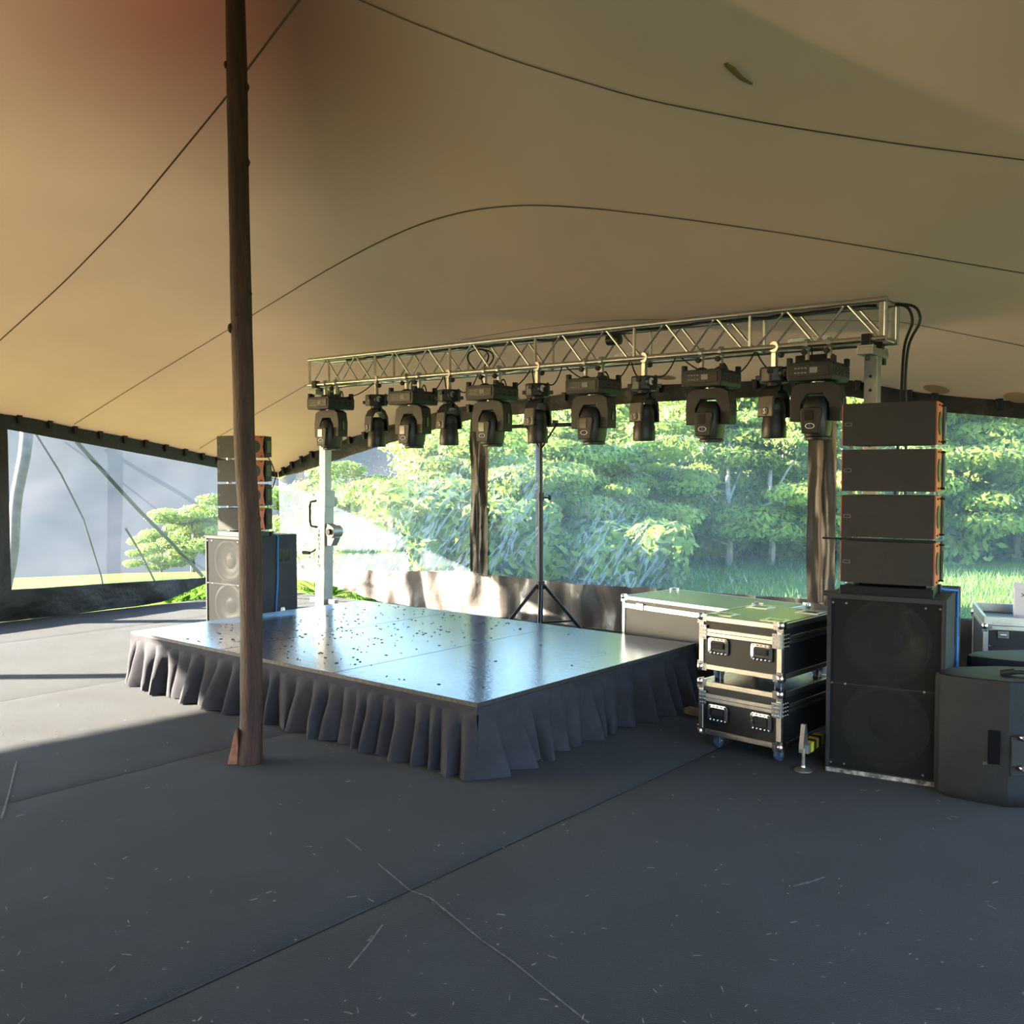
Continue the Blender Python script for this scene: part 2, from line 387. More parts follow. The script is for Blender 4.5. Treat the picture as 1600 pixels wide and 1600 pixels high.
def _fit(P, lam=0.02):
    n = len(P); D = np.hypot(P[:, None, 0] - P[None, :, 0], P[:, None, 1] - P[None, :, 1])
    A = np.zeros((n + 3, n + 3)); A[:n, :n] = _phi(D) + lam * np.eye(n); A[:n, n] = 1; A[:n, n + 1:] = P[:, :2]
    A[n, :n] = 1; A[n + 1:, :n] = P[:, :2].T
    return np.linalg.solve(A, np.concatenate([P[:, 2], np.zeros(3)]))
_w = _fit(ctrl)
def canopy_z(x, y):
    x = np.asarray(x, float); y = np.asarray(y, float)
    D = np.hypot(x[..., None] - ctrl[:, 0], y[..., None] - ctrl[:, 1])
    return _phi(D) @ _w[:-3] + _w[-3] + _w[-2] * x + _w[-1] * y
def eave(a, D):
    p = CORNER + D * a; return float(canopy_z(p.x, p.y))

# ------------------------------------------------------------------ canopy (ceiling)
NA, NBn = 130, 150
aa = np.linspace(-0.18, 14.0, NA + 1); bb = np.linspace(-0.18, 17.0, NBn + 1)
AA, BB = np.meshgrid(aa, bb)
X = CORNER.x + AA * UB.x + BB * VB.x; Y = CORNER.y + AA * UB.y + BB * VB.y
Z = canopy_z(X, Y)
V = np.stack([X, Y, Z], -1).reshape(-1, 3)
W = NA + 1
idx = np.arange(NBn)[:, None] * W + np.arange(NA)[None, :]
Q = np.stack([idx, idx + 1, idx + W + 1, idx + W], -1).reshape(-1, 4)
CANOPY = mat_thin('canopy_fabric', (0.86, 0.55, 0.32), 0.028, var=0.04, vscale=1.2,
                  tint=[((-1.75, 5.75, 4.3), 2.2, (0.24, 0.055, 0.03), 0.9)])  # blends the cloth colour to dark red around one point
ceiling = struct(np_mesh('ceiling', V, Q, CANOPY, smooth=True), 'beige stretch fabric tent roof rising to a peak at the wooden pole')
bvh = BVHTree.FromPolygons([tuple(p) for p in V], [tuple(q) for q in Q])
def on_canopy(px, py):
    d = ray(px, py).normalized(); h = bvh.ray_cast(CAM, d)
    return h[0]
def seam(pts, w=0.010):
    # smooth the traced seam and lay a narrow tape just under the cloth
    xs = [p[0] for p in pts]; P = []
    n = 90
    ts = np.linspace(0, len(pts) - 1, n)
    cx = np.interp(ts, range(len(pts)), [p[0] for p in pts]); cy = np.interp(ts, range(len(pts)), [p[1] for p in pts])
    k = np.ones(9) / 9
    cxs = np.convolve(np.pad(cx, 4, mode='reflect', reflect_type='odd'), k, 'valid'); cys = np.convolve(np.pad(cy, 4, mode='reflect', reflect_type='odd'), k, 'valid')
    for x, y in zip(cxs, cys):
        h = on_canopy(x, y)
        if h is not None: P.append(h)
    m = MB(); vs = []
    for i, p in enumerate(P):
        t = (P[min(i + 1, len(P) - 1)] - P[max(i - 1, 0)]).normalized()
        sd = t.cross(Vector((0, 0, 1))).normalized() * (w / 2)
        for q in (p - sd, p + sd):
            vs.append(Vector((q.x, q.y, float(canopy_z(q.x, q.y)) - 0.008)))
    m.add(vs, [(2 * i, 2 * i + 1, 2 * i + 3, 2 * i + 2) for i in range(len(P) - 1)])
    o = m.build('seam', SEAM, ceiling)
    return o
seam([(555, -5), (640, 32), (800, 92), (1000, 152), (1200, 191), (1400, 222), (1605, 248)])
seam([(116, 662), (230, 590), (400, 488), (520, 414), (620, 362), (700, 333), (790, 318), (880, 319), (1000, 331), (1200, 358), (1400, 391), (1605, 426)])
seam([(-5, 535), (100, 440), (200, 337), (280, 240), (360, 142), (420, 62), (470, -5)], 0.013)
seam([(312, 700), (400, 646), (480, 600)], 0.009)
seam([(720, 530), (830, 511), (960, 498), (1120, 497), (1330, 499), (1410, 501), (1500, 519), (1605, 540)], 0.009)
for (px, py, r) in ((1463, 606, 0.10), (1590, 619, 0.10), (1040, 588, 0.10), (945, 600, 0.09), (800, 620, 0.09), (640, 645, 0.08)):
    h = on_canopy(px, py)
    if h is None: continue
    m = MB(); vs = [Vector((h.x, h.y, float(canopy_z(h.x, h.y)) - 0.012))]
    for k in range(20):
        q = h + Vector((math.cos(k * PI / 10) * r, math.sin(k * PI / 10) * r, 0)); vs.append(Vector((q.x, q.y, float(canopy_z(q.x, q.y)) - 0.012)))
    m.add(vs, [(0, 1 + k, 1 + (k + 1) % 20) for k in range(20)])
    m.build('patch', (MATS.get('patch_fabric') or mat_thin('patch_fabric', (0.60, 0.38, 0.22), 0.05)), ceiling)
# rubbed mark on the cloth
m = MB()
P = [on_canopy(*p) for p in ((1133, 98), (1145, 107), (1158, 120), (1175, 130))]
m.tube([Vector((p.x, p.y, float(canopy_z(p.x, p.y)) - 0.004)) for p in P], [0.010, 0.016, 0.012, 0.005], 6)
m.build('rub_mark', mat('rub_mark', (0.27, 0.18, 0.09), 0.9), ceiling)

# ------------------------------------------------------------------ floor: carpet rolls side by side over a dark base
def Wp(a, b, z=0.0): p = CORNER + UB * a + VB * b; return Vector((p.x, p.y, z))
m = MB(); q = [Wp(0, 0), Wp(14, 0), Wp(14, 17), Wp(0, 17)]
m.add([p + Vector((0, 0, -0.006)) for p in q] + [p + Vector((0, 0, -0.10)) for p in q], [(0, 1, 2, 3), (7, 6, 5, 4), (0, 4, 5, 1), (1, 5, 6, 2), (2, 6, 7, 3), (3, 7, 4, 0)])
floor = struct(m.build('floor', UNDER), 'dark carpeted tent floor of wide carpet rolls laid side by side')
off = CORNER.dot(UB)
cuts = [-9.4, -6.95, -4.68, -2.42, -0.25, 1.95, 4.1]
edges = [off] + [c for c in cuts if off + 0.2 < c < off + 13.8] + [off + 14.0]
edges = sorted(edges)
for i in range(len(edges) - 1):
    g = 0.003
    a0, a1 = edges[i] - off + (g if i else 0), edges[i + 1] - off - (g if i < len(edges) - 2 else 0)
    m = MB()
    def fn(u, v, a0=a0, a1=a1):
        p = Wp(a0 + (a1 - a0) * u, 17 * v); e = min(u, 1 - u) * (a1 - a0)
        return (p.x, p.y, (0.0 if e > 0.02 else -0.004) + 0.002 * noise.noise(p * 1.3))
    # narrow turned-down lips along both cut edges
    us = [0, 0.008, 0.02] + [k / 10 for k in range(1, 10)] + [0.98, 0.992, 1.0]
    vs = [fn(u, j / 60) for j in range(61) for u in us]; Wd = len(us)
    m.add(vs, [(j * Wd + k, j * Wd + k + 1, (j + 1) * Wd + k + 1, (j + 1) * Wd + k) for j in range(60) for k in range(Wd - 1)])
    m.build('carpet_strip', CARPET, floor, smooth=True)
# light scuffs dragged over the carpet
for pts, w in (([(590, 1350), (640, 1392), (672, 1404), (700, 1427), (752, 1470), (800, 1503), (870, 1560), (920, 1600)], 0.008),
               ([(598, 1446), (575, 1478), (545, 1514)], 0.008), ([(26, 1190), (14, 1240), (2, 1280)], 0.010),
               ([(1240, 1386), (1270, 1378), (1290, 1371)], 0.012), ([(540, 1310), (565, 1330)], 0.007)):
    m = MB(); P = [G(*p) for p in pts]; PP = []
    for i in range(len(P) - 1): PP += [P[i].lerp(P[i + 1], k / 6) for k in range(6)]
    PP.append(P[-1]); vs = []
    for i, p in enumerate(PP):
        t = (PP[min(i + 1, len(PP) - 1)] - PP[max(i - 1, 0)]).normalized(); sd = Vector((-t.y, t.x, 0)) * w * (0.25 + 0.4 * rnd.random())
        for qq in (p - sd, p + sd): vs.append((qq.x, qq.y, 0.0035))
    m.add(vs, [(2 * i, 2 * i + 1, 2 * i + 3, 2 * i + 2) for i in range(len(PP) - 1)])
    m.build('scuff_mark', SCUFF, floor)
# straw and chips
m = MB(); rr = random.Random(11)
for k in range(400):
    px, py = rr.uniform(-40, 1640), rr.uniform(1130, 1640) if k % 5 else rr.uniform(960, 1180)
    p = G(px, py)
    if p.y < 2: continue
    l = rr.choice((0.006, 0.008, 0.012, 0.02, 0.03)) * rr.uniform(0.7, 1.2); w = rr.uniform(0.0015, 0.003) if l > 0.01 else l * 0.5
    R = RZ(rr.uniform(0, PI)) @ RX(rr.uniform(-.4, .4)); m.box((p.x, p.y, 0.0055), (l, w, 0.002), R)
tag(m.build('straw_litter', CHIP), 'pale straw and wood chips scattered over the dark carpet', 'litter', kind='stuff')

# ------------------------------------------------------------------ tent walls
def wall_sheet(m, D, a0, a1, zlo, zhi, nu, nv, amp=0.012, seed=0.0, wr=6.0, out=0.0):
    N = NB if D is UB else NL
    def fn(u, v):
        a = a0 + (a1 - a0) * u; z0, z1 = zlo(a), zhi(a); z = z0 + (z1 - z0) * v
        p = CORNER + D * a
        k = amp * (noise.noise(Vector((a * wr + seed, z * 1.6, seed))) + 0.5 * noise.noise(Vector((a * wr * 2.3, z * 3.1 + seed, 4.2))))
        p = p + N * (k + out); return (p.x, p.y, z)
    return m.grid(fn, nu, nv)
def lin(xs, ys): return lambda a: interp(a, xs, ys)
# back wall levels
bw_top = lambda a: eave(a, UB) + 0.01
bw_win_hi = lin([wall_a(x) for x in (437, 470, 560, 690, 740, 870, 970, 1070, 1262, 1330, 1430, 1600, 1700)],
                [wall_z(x, y)[1] for x, y in ((437, 746), (470, 738), (560, 708), (690, 668), (740, 655), (870, 642), (970, 632), (1070, 626), (1262, 618), (1330, 621), (1430, 641), (1600, 655), (1700, 660))])
bw_win_lo = lin([wall_a(x) for x in (437, 510, 740, 762, 900, 1040, 1262, 1320, 1600)],
                [0.30, 0.353, 0.49, 0.475, 0.454, 0.48, 0.498, 0.46, 0.44])
bw_floor = lin([0.0, 0.5, 1.2, 1.9, 2.6, 20], [0.20, 0.17, 0.13, 0.02, 0.0, 0.0])
A1, A2 = wall_a(737), wall_a(764)
A3, A4 = wall_a(1263), wall_a(1307)
wall_back = struct(thing('wall_back', 'x', 'x'), 'black vinyl tent wall with large clear windows behind the stage')
del wall_back['category']
m = MB(); wall_sheet(m, UB, 0, 14, bw_win_hi, bw_top, 280, 7, 0.02, 3.1, 5.0)
m.build('top_border', VINYL, wall_back, smooth=True)
m = MB(); wall_sheet(m, UB, 0, 14, bw_floor, bw_win_lo, 420, 16, 0.085, 1.7, 3.6)
m.build('hem', VINYLG, wall_back, smooth=True)
for (a0, a1, sd, mt) in ((A1, A2, 5.0, VINYL), (A3, A4, 9.0, VINYLD), (wall_a(1690), wall_a(1740), 3.0, VINYL)):
    m = MB(); wall_sheet(m, UB, a0, a1, lambda a: bw_win_lo(a) - .02, lambda a: bw_win_hi(a) + .02, 14, 60, 0.035, sd, 9.0, -0.02)
    m.build('window_divider', mt, wall_back, smooth=True)
    m = MB(); am = (a0 + a1) / 2; p = CORNER + UB * am - NB * 0.05; zz = [bw_win_lo(am) * k / 24 * 0 + bw_win_lo(am) + (bw_win_hi(am) - bw_win_lo(am)) * k / 24 for k in range(25)]
    m.tube([p + Vector((0.02 * noise.noise(Vector((z * 3, sd, 0))), 0, z)) for z in zz], 0.012, 6)
    m.build('zip', ZIPR if mt is VINYLD else VINYL, wall_back, smooth=True)
# left wall levels
lw_top = lambda a: eave(a, VB) + 0.01
lw_win_hi = lin([0, wall_a(340, VB), wall_a(14, VB), 6, 9, 17], [bw_win_hi(0), wall_z(340, 731, VB)[1], wall_z(14, 671, VB)[1], 2.28, 2.30, 2.1])
lw_win_lo = lin([0, 1.143, 3.66, 6, 17], [0.27, 0.274, 0.352, 0.40, 0.40])
lw_floor = lin([0, 0.8, 1.15, 1.75, 2.1, 17], [0.20, 0.22, 0.20, 0.02, 0.0, 0.0])
wall_left = struct(thing('wall_left', 'x', 'x'), 'black vinyl tent wall with a clear window left of the stage')
del wall_left['category']
m = MB(); wall_sheet(m, VB, 0, 17, lw_win_hi, lw_top, 260, 7, 0.02, 7.1, 5.0); m.build('top_border', VINYL, wall_left, smooth=True)
m = MB(); wall_sheet(m, VB, 0, 17, lw_floor, lw_win_lo, 260, 12, 0.06, 2.2, 1.5); m.build('hem', VINYL, wall_left, smooth=True)
B1, B2 = wall_a(14, VB), wall_a(14, VB) + 0.30
for (a0, a1, sd) in ((B1, B2, 2.0), (7.5, 7.75, 6.0), (11.5, 11.75, 8.0)):
    m = MB(); wall_sheet(m, VB, a0, a1, lambda a: lw_win_lo(a) - .02, lambda a: lw_win_hi(a) + .02, 10, 50, 0.02, sd, 6.0, -0.015)
    m.build('window_divider', VINYL, wall_left, smooth=True)
# window sheets
wi = 1
def window(D, a0, a1, lo, hi, mt, amp, seed, label):
    global wi
    m = MB(); wall_sheet(m, D, a0, a1, lambda a: lo(a) - 0.012, lambda a: hi(a) + 0.012, 90, 50, amp, seed, 1.4, 0.006)
    o = m.build('window_%d' % wi, mt, smooth=True); struct(o, label); wi += 1
PL1 = mat_plastic('vinyl_window_left', 0.022, seed=1.0)
PL2 = mat_plastic('vinyl_window_back', 0.12, [((*(CORNER + UB * (A1 - 0.3)).xy, 1.0), 1.3), ((*(CORNER + UB * (A1 - 1.5)).xy, 0.7), 0.9), ((*(CORNER + UB * (A2 + 0.25)).xy, 1.2), 0.9), ((*(CORNER + UB * wall_a(960)).xy, 0.75), 0.85)], seed=4.0)
window(VB, 0.02, B1, lw_win_lo, lw_win_hi, PL1, 0.02, 1.0, 'hazy clear vinyl window left of the left loudspeaker stack')
window(UB, 0.02, A1, bw_win_lo, bw_win_hi, PL2, 0.03, 2.0, 'creased clear vinyl window between the tent corner and the black divider')
window(UB, A2, A3, bw_win_lo, bw_win_hi, PL2, 0.02, 3.0, 'wide clear vinyl window behind the hanging lights')
window(UB, A4, wall_a(1690), bw_win_lo, bw_win_hi, PL2, 0.02, 4.0, 'clear vinyl window behind the right loudspeaker stack')
window(VB, B2, 7.5, lw_win_lo, lw_win_hi, PL1, 0.02, 5.0, 'clear vinyl window of the left wall nearer the viewer')
window(VB, 7.75, 11.5, lw_win_lo, lw_win_hi, PL1, 0.02, 6.0, 'clear vinyl window of the left wall beside the viewer')
m = MB()  # unseen wall, added at the rear to keep sky light off the floor
m.grid(lambda u, v: (lambda p: (p.x, p.y, v * (float(canopy_z(p.x, p.y)) + 0.01)))(Wp(14 * u, 17 - 0.02)), 60, 6)
struct(m.build('rear_sky_blocker', VINYL, smooth=True), 'unseen black vinyl wall added behind the viewer to block sky light')
# toggle clips along both eaves
m0 = None
for D, par, pxs in ((VB, wall_left, (32, 80, 119, 158, 196, 228, 260, 290, 317, 341, 362, 383, 404)), (UB, wall_back, (446, 459, 474, 490, 508, 527, 549, 572, 598, 625, 650, 690, 735, 780, 830, 884, 960, 1030, 1100, 1180, 1240, 1340, 1420, 1460, 1560))):
    N = NB if D is UB else NL
    for px in pxs:
        a = wall_a(px, D); p = CORNER + D * a - N * 0.03
        if m0 is None:
            mm = MB(); mm.box((0, 0, 0.0), (0.042, 0.03, 0.085)); mm.box((0, 0.0, 0.04), (0.055, 0.034, 0.02)); m0 = mm.build('clip', BLSTEEL, par, bevel=0.004); o = m0
        else:
            o = m0.copy(); COL.objects.link(o); o.parent = par
        o.location = (p.x, p.y, eave(a, D) - 0.035); o.rotation_euler = (0.15, 0.12 * rnd.uniform(-1, 1), math.atan2(D.y, D.x))

# ------------------------------------------------------------------ wooden tent pole
pole = thing('tent_pole', 'tall reddish brown log pole standing in front of the stage, holding up the tent roof', 'pole', (G(386, 1190).x, G(386, 1190).y, 0))
PY = pole.location.y
rows = [(1192, 363, 406), (1178, 366, 406), (1150, 370, 406), (1120, 372, 407), (1000, 373, 407), (850, 373, 408), (800, 372, 405), (700, 367, 399), (480, 364, 397), (300, 363, 394), (160, 362, 394), (0, 362, 391), (-120, 364, 390)]
m = MB(); vs = []; fs = []; n = 22; rows_i = []
ys = np.linspace(1192, -120, 120); yy = [r[0] for r in rows][::-1]
for y in ys:
    l = np.interp(y, yy, [r[1] for r in rows][::-1]); r = np.interp(y, yy, [r[2] for r in rows][::-1])
    z = CAM.z + (737 - y) / F * PY
    rows_i.append((max(0.0, z), ((l + r) / 2 - 800) / F * PY - pole.location.x, (r - l) / 2 / F * PY))
rows_i[0] = (0.0, rows_i[0][1], rows_i[0][2])
for i, (z, cx, rad) in enumerate(rows_i):
    for k in range(n):
        th = 2 * PI * k / n
        rr_ = rad * (1 + 0.05 * noise.noise(Vector((math.cos(th) * 1.2, math.sin(th) * 1.2, z * 2.2))) + 0.03 * noise.noise(Vector((math.cos(th) * 4, math.sin(th) * 4, z * 6))))
        vs.append((cx + rr_ * math.cos(th), rr_ * math.sin(th), z))
for i in range(len(rows_i) - 1):
    for k in range(n): fs.append((i * n + k, i * n + (k + 1) % n, (i + 1) * n + (k + 1) % n, (i + 1) * n + k))
fs.append(tuple(range(n))[::-1]); fs.append(tuple(range((len(rows_i) - 1) * n, len(rows_i) * n)))
m.add(vs, fs); m.build('log', WOOD, pole, smooth=True)
for (px, py, s_) in ((362, 115, 1), (394, 148, 1.1), (394, 262, 1.0), (364, 515, 1.3), (396, 462, .6), (378, 495, .8), (396, 1080, 0.9)):
    x = (px - 800) / F * PY - pole.location.x; z = CAM.z + (737 - py) / F * PY
    y = -0.055 if 368 < px < 392 else -0.01
    m = MB(); R = RX(PI / 2) if 368 < px < 392 else RY(PI / 2)
    m.lathe([(0.004, -0.012 * s_), (0.018 * s_, -0.006 * s_), (0.022 * s_, 0), (0.018 * s_, .006 * s_), (0.004, 0.012 * s_)], (x, y, z), R, 10)
    m.build('knot', WOOD, pole, smooth=True)
m = MB(); m.prism([(-0.096, 0.0), (-0.04, 0.0), (-0.036, 0.10), (-0.045, 0.20), (-0.058, 0.17), (-0.076, 0.08)], -0.058, 0.02, 'y')
m.build('axe_cut', WOODCUT, pole, bevel=0.004)

# ------------------------------------------------------------------ stage
SA = math.radians(50.0)
Acor = G(745, 1224)
SX, SY, SH = 2.36, 3.64, 0.405
stage = thing('stage_platform', 'low dark glossy stage with gathered charcoal skirt in the middle of the tent floor', 'stage', (Acor.x, Acor.y, 0), SA)
stage.location = (-0.185, 5.115, 0)
for k in range(3):
    y0 = SY * k / 3; m = MB(); m.box((SX / 2, y0 + SY / 6, SH - 0.011), (SX - 0.004, SY / 3 - 0.005, 0.022)); m.build('deck_panel', DECK, stage, bevel=0.002)
m = MB()
for (c, d) in (((SX / 2, 0.012, SH - 0.06), (SX - .03, 0.024, 0.075)), ((SX / 2, SY - 0.012, SH - 0.06), (SX - .03, 0.024, 0.075)), ((0.012, SY / 2, SH - 0.06), (0.024, SY - .06, 0.075)), ((SX - 0.012, SY / 2, SH - 0.06), (0.024, SY - .06, 0.075))): m.box(c, d)
m.build('frame', DECKEDGE, stage)
for (c, d) in (((SX / 2, -0.001, SH - 0.0115), (SX + 0.004, 0.004, 0.0225)), ((SX / 2, SY + 0.001, SH - 0.0115), (SX + 0.004, 0.004, 0.0225)), ((-0.001, SY / 2, SH - 0.0115), (0.004, SY, 0.0225)), ((SX + 0.001, SY / 2, SH - 0.0115), (0.004, SY, 0.0225))):
    m = MB(); m.box(c, d); m.build('edge_strip', DECKEDGE, stage)
for x in (0.12, SX - 0.12):
    for y in (0.12, SY / 3, 2 * SY / 3, SY - 0.12):
        m = MB(); m.cyl((x, y, 0), (x, y, SH - 0.025), 0.024, n=12); m.build('leg', STEEL, stage, smooth=True)
def skirt_side(p, q, nrm, seed, wmin=0.07, wmax=0.15, ends=(0, 0)):
    p, q, nrm = Vector(p), Vector(q), Vector(nrm); L = (q - p).length; t = (q - p) / L
    rr = random.Random(seed); folds = []; s = 0.0
    while s < L: w = rr.uniform(wmin, wmax); folds.append((s, w, rr.uniform(0.6, 1.25), rr.uniform(-0.35, 0.35))); s += w
    k = L / s; folds = [(a * k, w * k, h, sk) for a, w, h, sk in folds]
    m = MB(); cols = []; top = SH - 0.062; nz = 14
    for (a, w, h, sk) in folds:
        for j in range(9): cols.append((a + w * j / 9, j / 9, w, h, sk))
    cols.append((L, 0, folds[-1][1], 0.7, 0))
    vs = []
    for j in range(nz + 1):
        v = j / nz
        for (s_, f, w, h, sk) in cols:
            lump = 0.5 - 0.5 * math.cos(2 * PI * f)
            lump = lump ** 0.6
            grow = v ** 0.65
            o = 0.008 + 0.020 * v + w * 0.62 * h * lump * grow
            fine = 0.004 * noise.noise(Vector((s_ * 30, v * 3, seed))) + 0.012 * v * noise.noise(Vector((s_ * 5, v * 2.5, seed * 1.7)))
            ss = s_ + sk * w * v * lump * 1.3
            e = 0.0
            if s_ < 0.12: e = -ends[0] * v * (1 - s_ / 0.12)
            if s_ > L - 0.12: e = ends[1] * v * (1 - (L - s_) / 0.12)
            z = top * (1 - v) + 0.006 + 0.012 * v * abs(noise.noise(Vector((s_ * 4, seed, 1))))
            P = p + t * (ss + e) + nrm * (o + fine); vs.append((P.x, P.y, z))
    Wd = len(cols)
    m.add(vs, [(j * Wd + i, j * Wd + i + 1, (j + 1) * Wd + i + 1, (j + 1) * Wd + i) for j in range(nz) for i in range(Wd - 1)])
    o = m.build('skirt', SKIRT, stage, smooth=True)
    for pl in o.data.polygons: pl.use_smooth = True
    m = MB(); R = Matrix((t, Vector((-t.y, t.x, 0)), Vector((0, 0, 1)))).transposed()
    c = (p + q) / 2 + nrm * 0.006; m.box((c.x, c.y, SH - 0.043), (L + 0.01, 0.008, 0.042), R); m.build('skirt_band', SKIRT, stage, bevel=0.002)
skirt_side((0, 0, 0), (0, SY, 0), (-1, 0, 0), 3, 0.09, 0.19, ends=(0.05, 0.04))
skirt_side((0, 0, 0), (SX, 0, 0), (0, -1, 0), 5, 0.10, 0.20, ends=(0.05, 0.02))
skirt_side((0, SY, 0), (SX, SY, 0), (0, 1, 0), 6)
# leaf bits on the deck
m = MB(); rr = random.Random(5)
for k in range(420):
    u, v = rr.uniform(0.05, SX - 0.05), rr.uniform(0.1, SY - 0.05)
    if v < SY / 3 and rr.random() < 0.85: continue
    if v > 0.9 * SY and rr.random() < 0.5: continue
    l = rr.uniform(0.007, 0.022); R0 = RZ(SA) @ Vector((u, v, 0)); m.box((stage.location.x + R0.x, stage.location.y + R0.y, SH + 0.002), (l, l * rr.uniform(.2, .6), 0.003), RZ(rr.uniform(0, PI)))
tag(m.build('leaf_litter', LEAFBIT), 'dark leaf crumbs scattered on the far half of the stage top', 'litter', kind='stuff')

# ------------------------------------------------------------------ lighting truss and stands
TA = math.atan2(-0.608, 0.794); TL = 5.517; ZB, ZT, TW = 2.50, 2.745, 0.25
T0 = Vector((-2.0, 9.5, 0))
def tw(x, y, z): return T0 + RZ(TA) @ Vector((x, y, z))
truss = thing('lighting_truss', 'long silver aluminium box truss carrying the row of stage lights', 'truss', T0, TA)
for y in (0, TW):
    for z in (ZB, ZT):
        m = MB(); m.cyl((0, y, z), (TL, y, z), 0.020, n=14); m.build('chord', ALUT, truss, smooth=True)
NBAY = 6; BL = TL / NBAY
def brace(p, q, r=0.0085):
    m = MB(); m.cyl(p, q, r, n=8); m.build('brace', ALUT, truss, smooth=True)
for b in range(NBAY):
    x0 = b * BL
    for y in (0, TW):
        nodes = [(0.05, ZB), (0.28, ZT), (0.5, ZB), (0.72, ZT), (0.95, ZB)]
        for (f0, z0), (f1, z1) in zip(nodes, nodes[1:]): brace((x0 + f0 * BL, y, z0), (x0 + f1 * BL, y, z1))
    for z in (ZB, ZT):
        for f0, y0, f1, y1 in ((0.02, 0, 0.5, TW), (0.5, TW, 0.98, 0)): brace((x0 + f0 * BL, y0, z), (x0 + f1 * BL, y1, z), 0.007)
for b in range(NBAY + 1):
    x = min(max(b * BL, 0.012), TL - 0.012)
    for y in (0, TW): brace((x, y, ZB), (x, y, ZT), 0.012)
    for z in (ZB, ZT): brace((x, 0, z), (x, TW, z), 0.011)
m = MB(); m.box((TL - 0.02, 0, (ZB + ZT) / 2), (0.05, 0.02, ZT - ZB + 0.04)); m.box((TL - 0.02, TW, (ZB + ZT) / 2), (0.05, 0.02, ZT - ZB + 0.04)); m.build('end_plate', ALUF, truss, bevel=0.003)

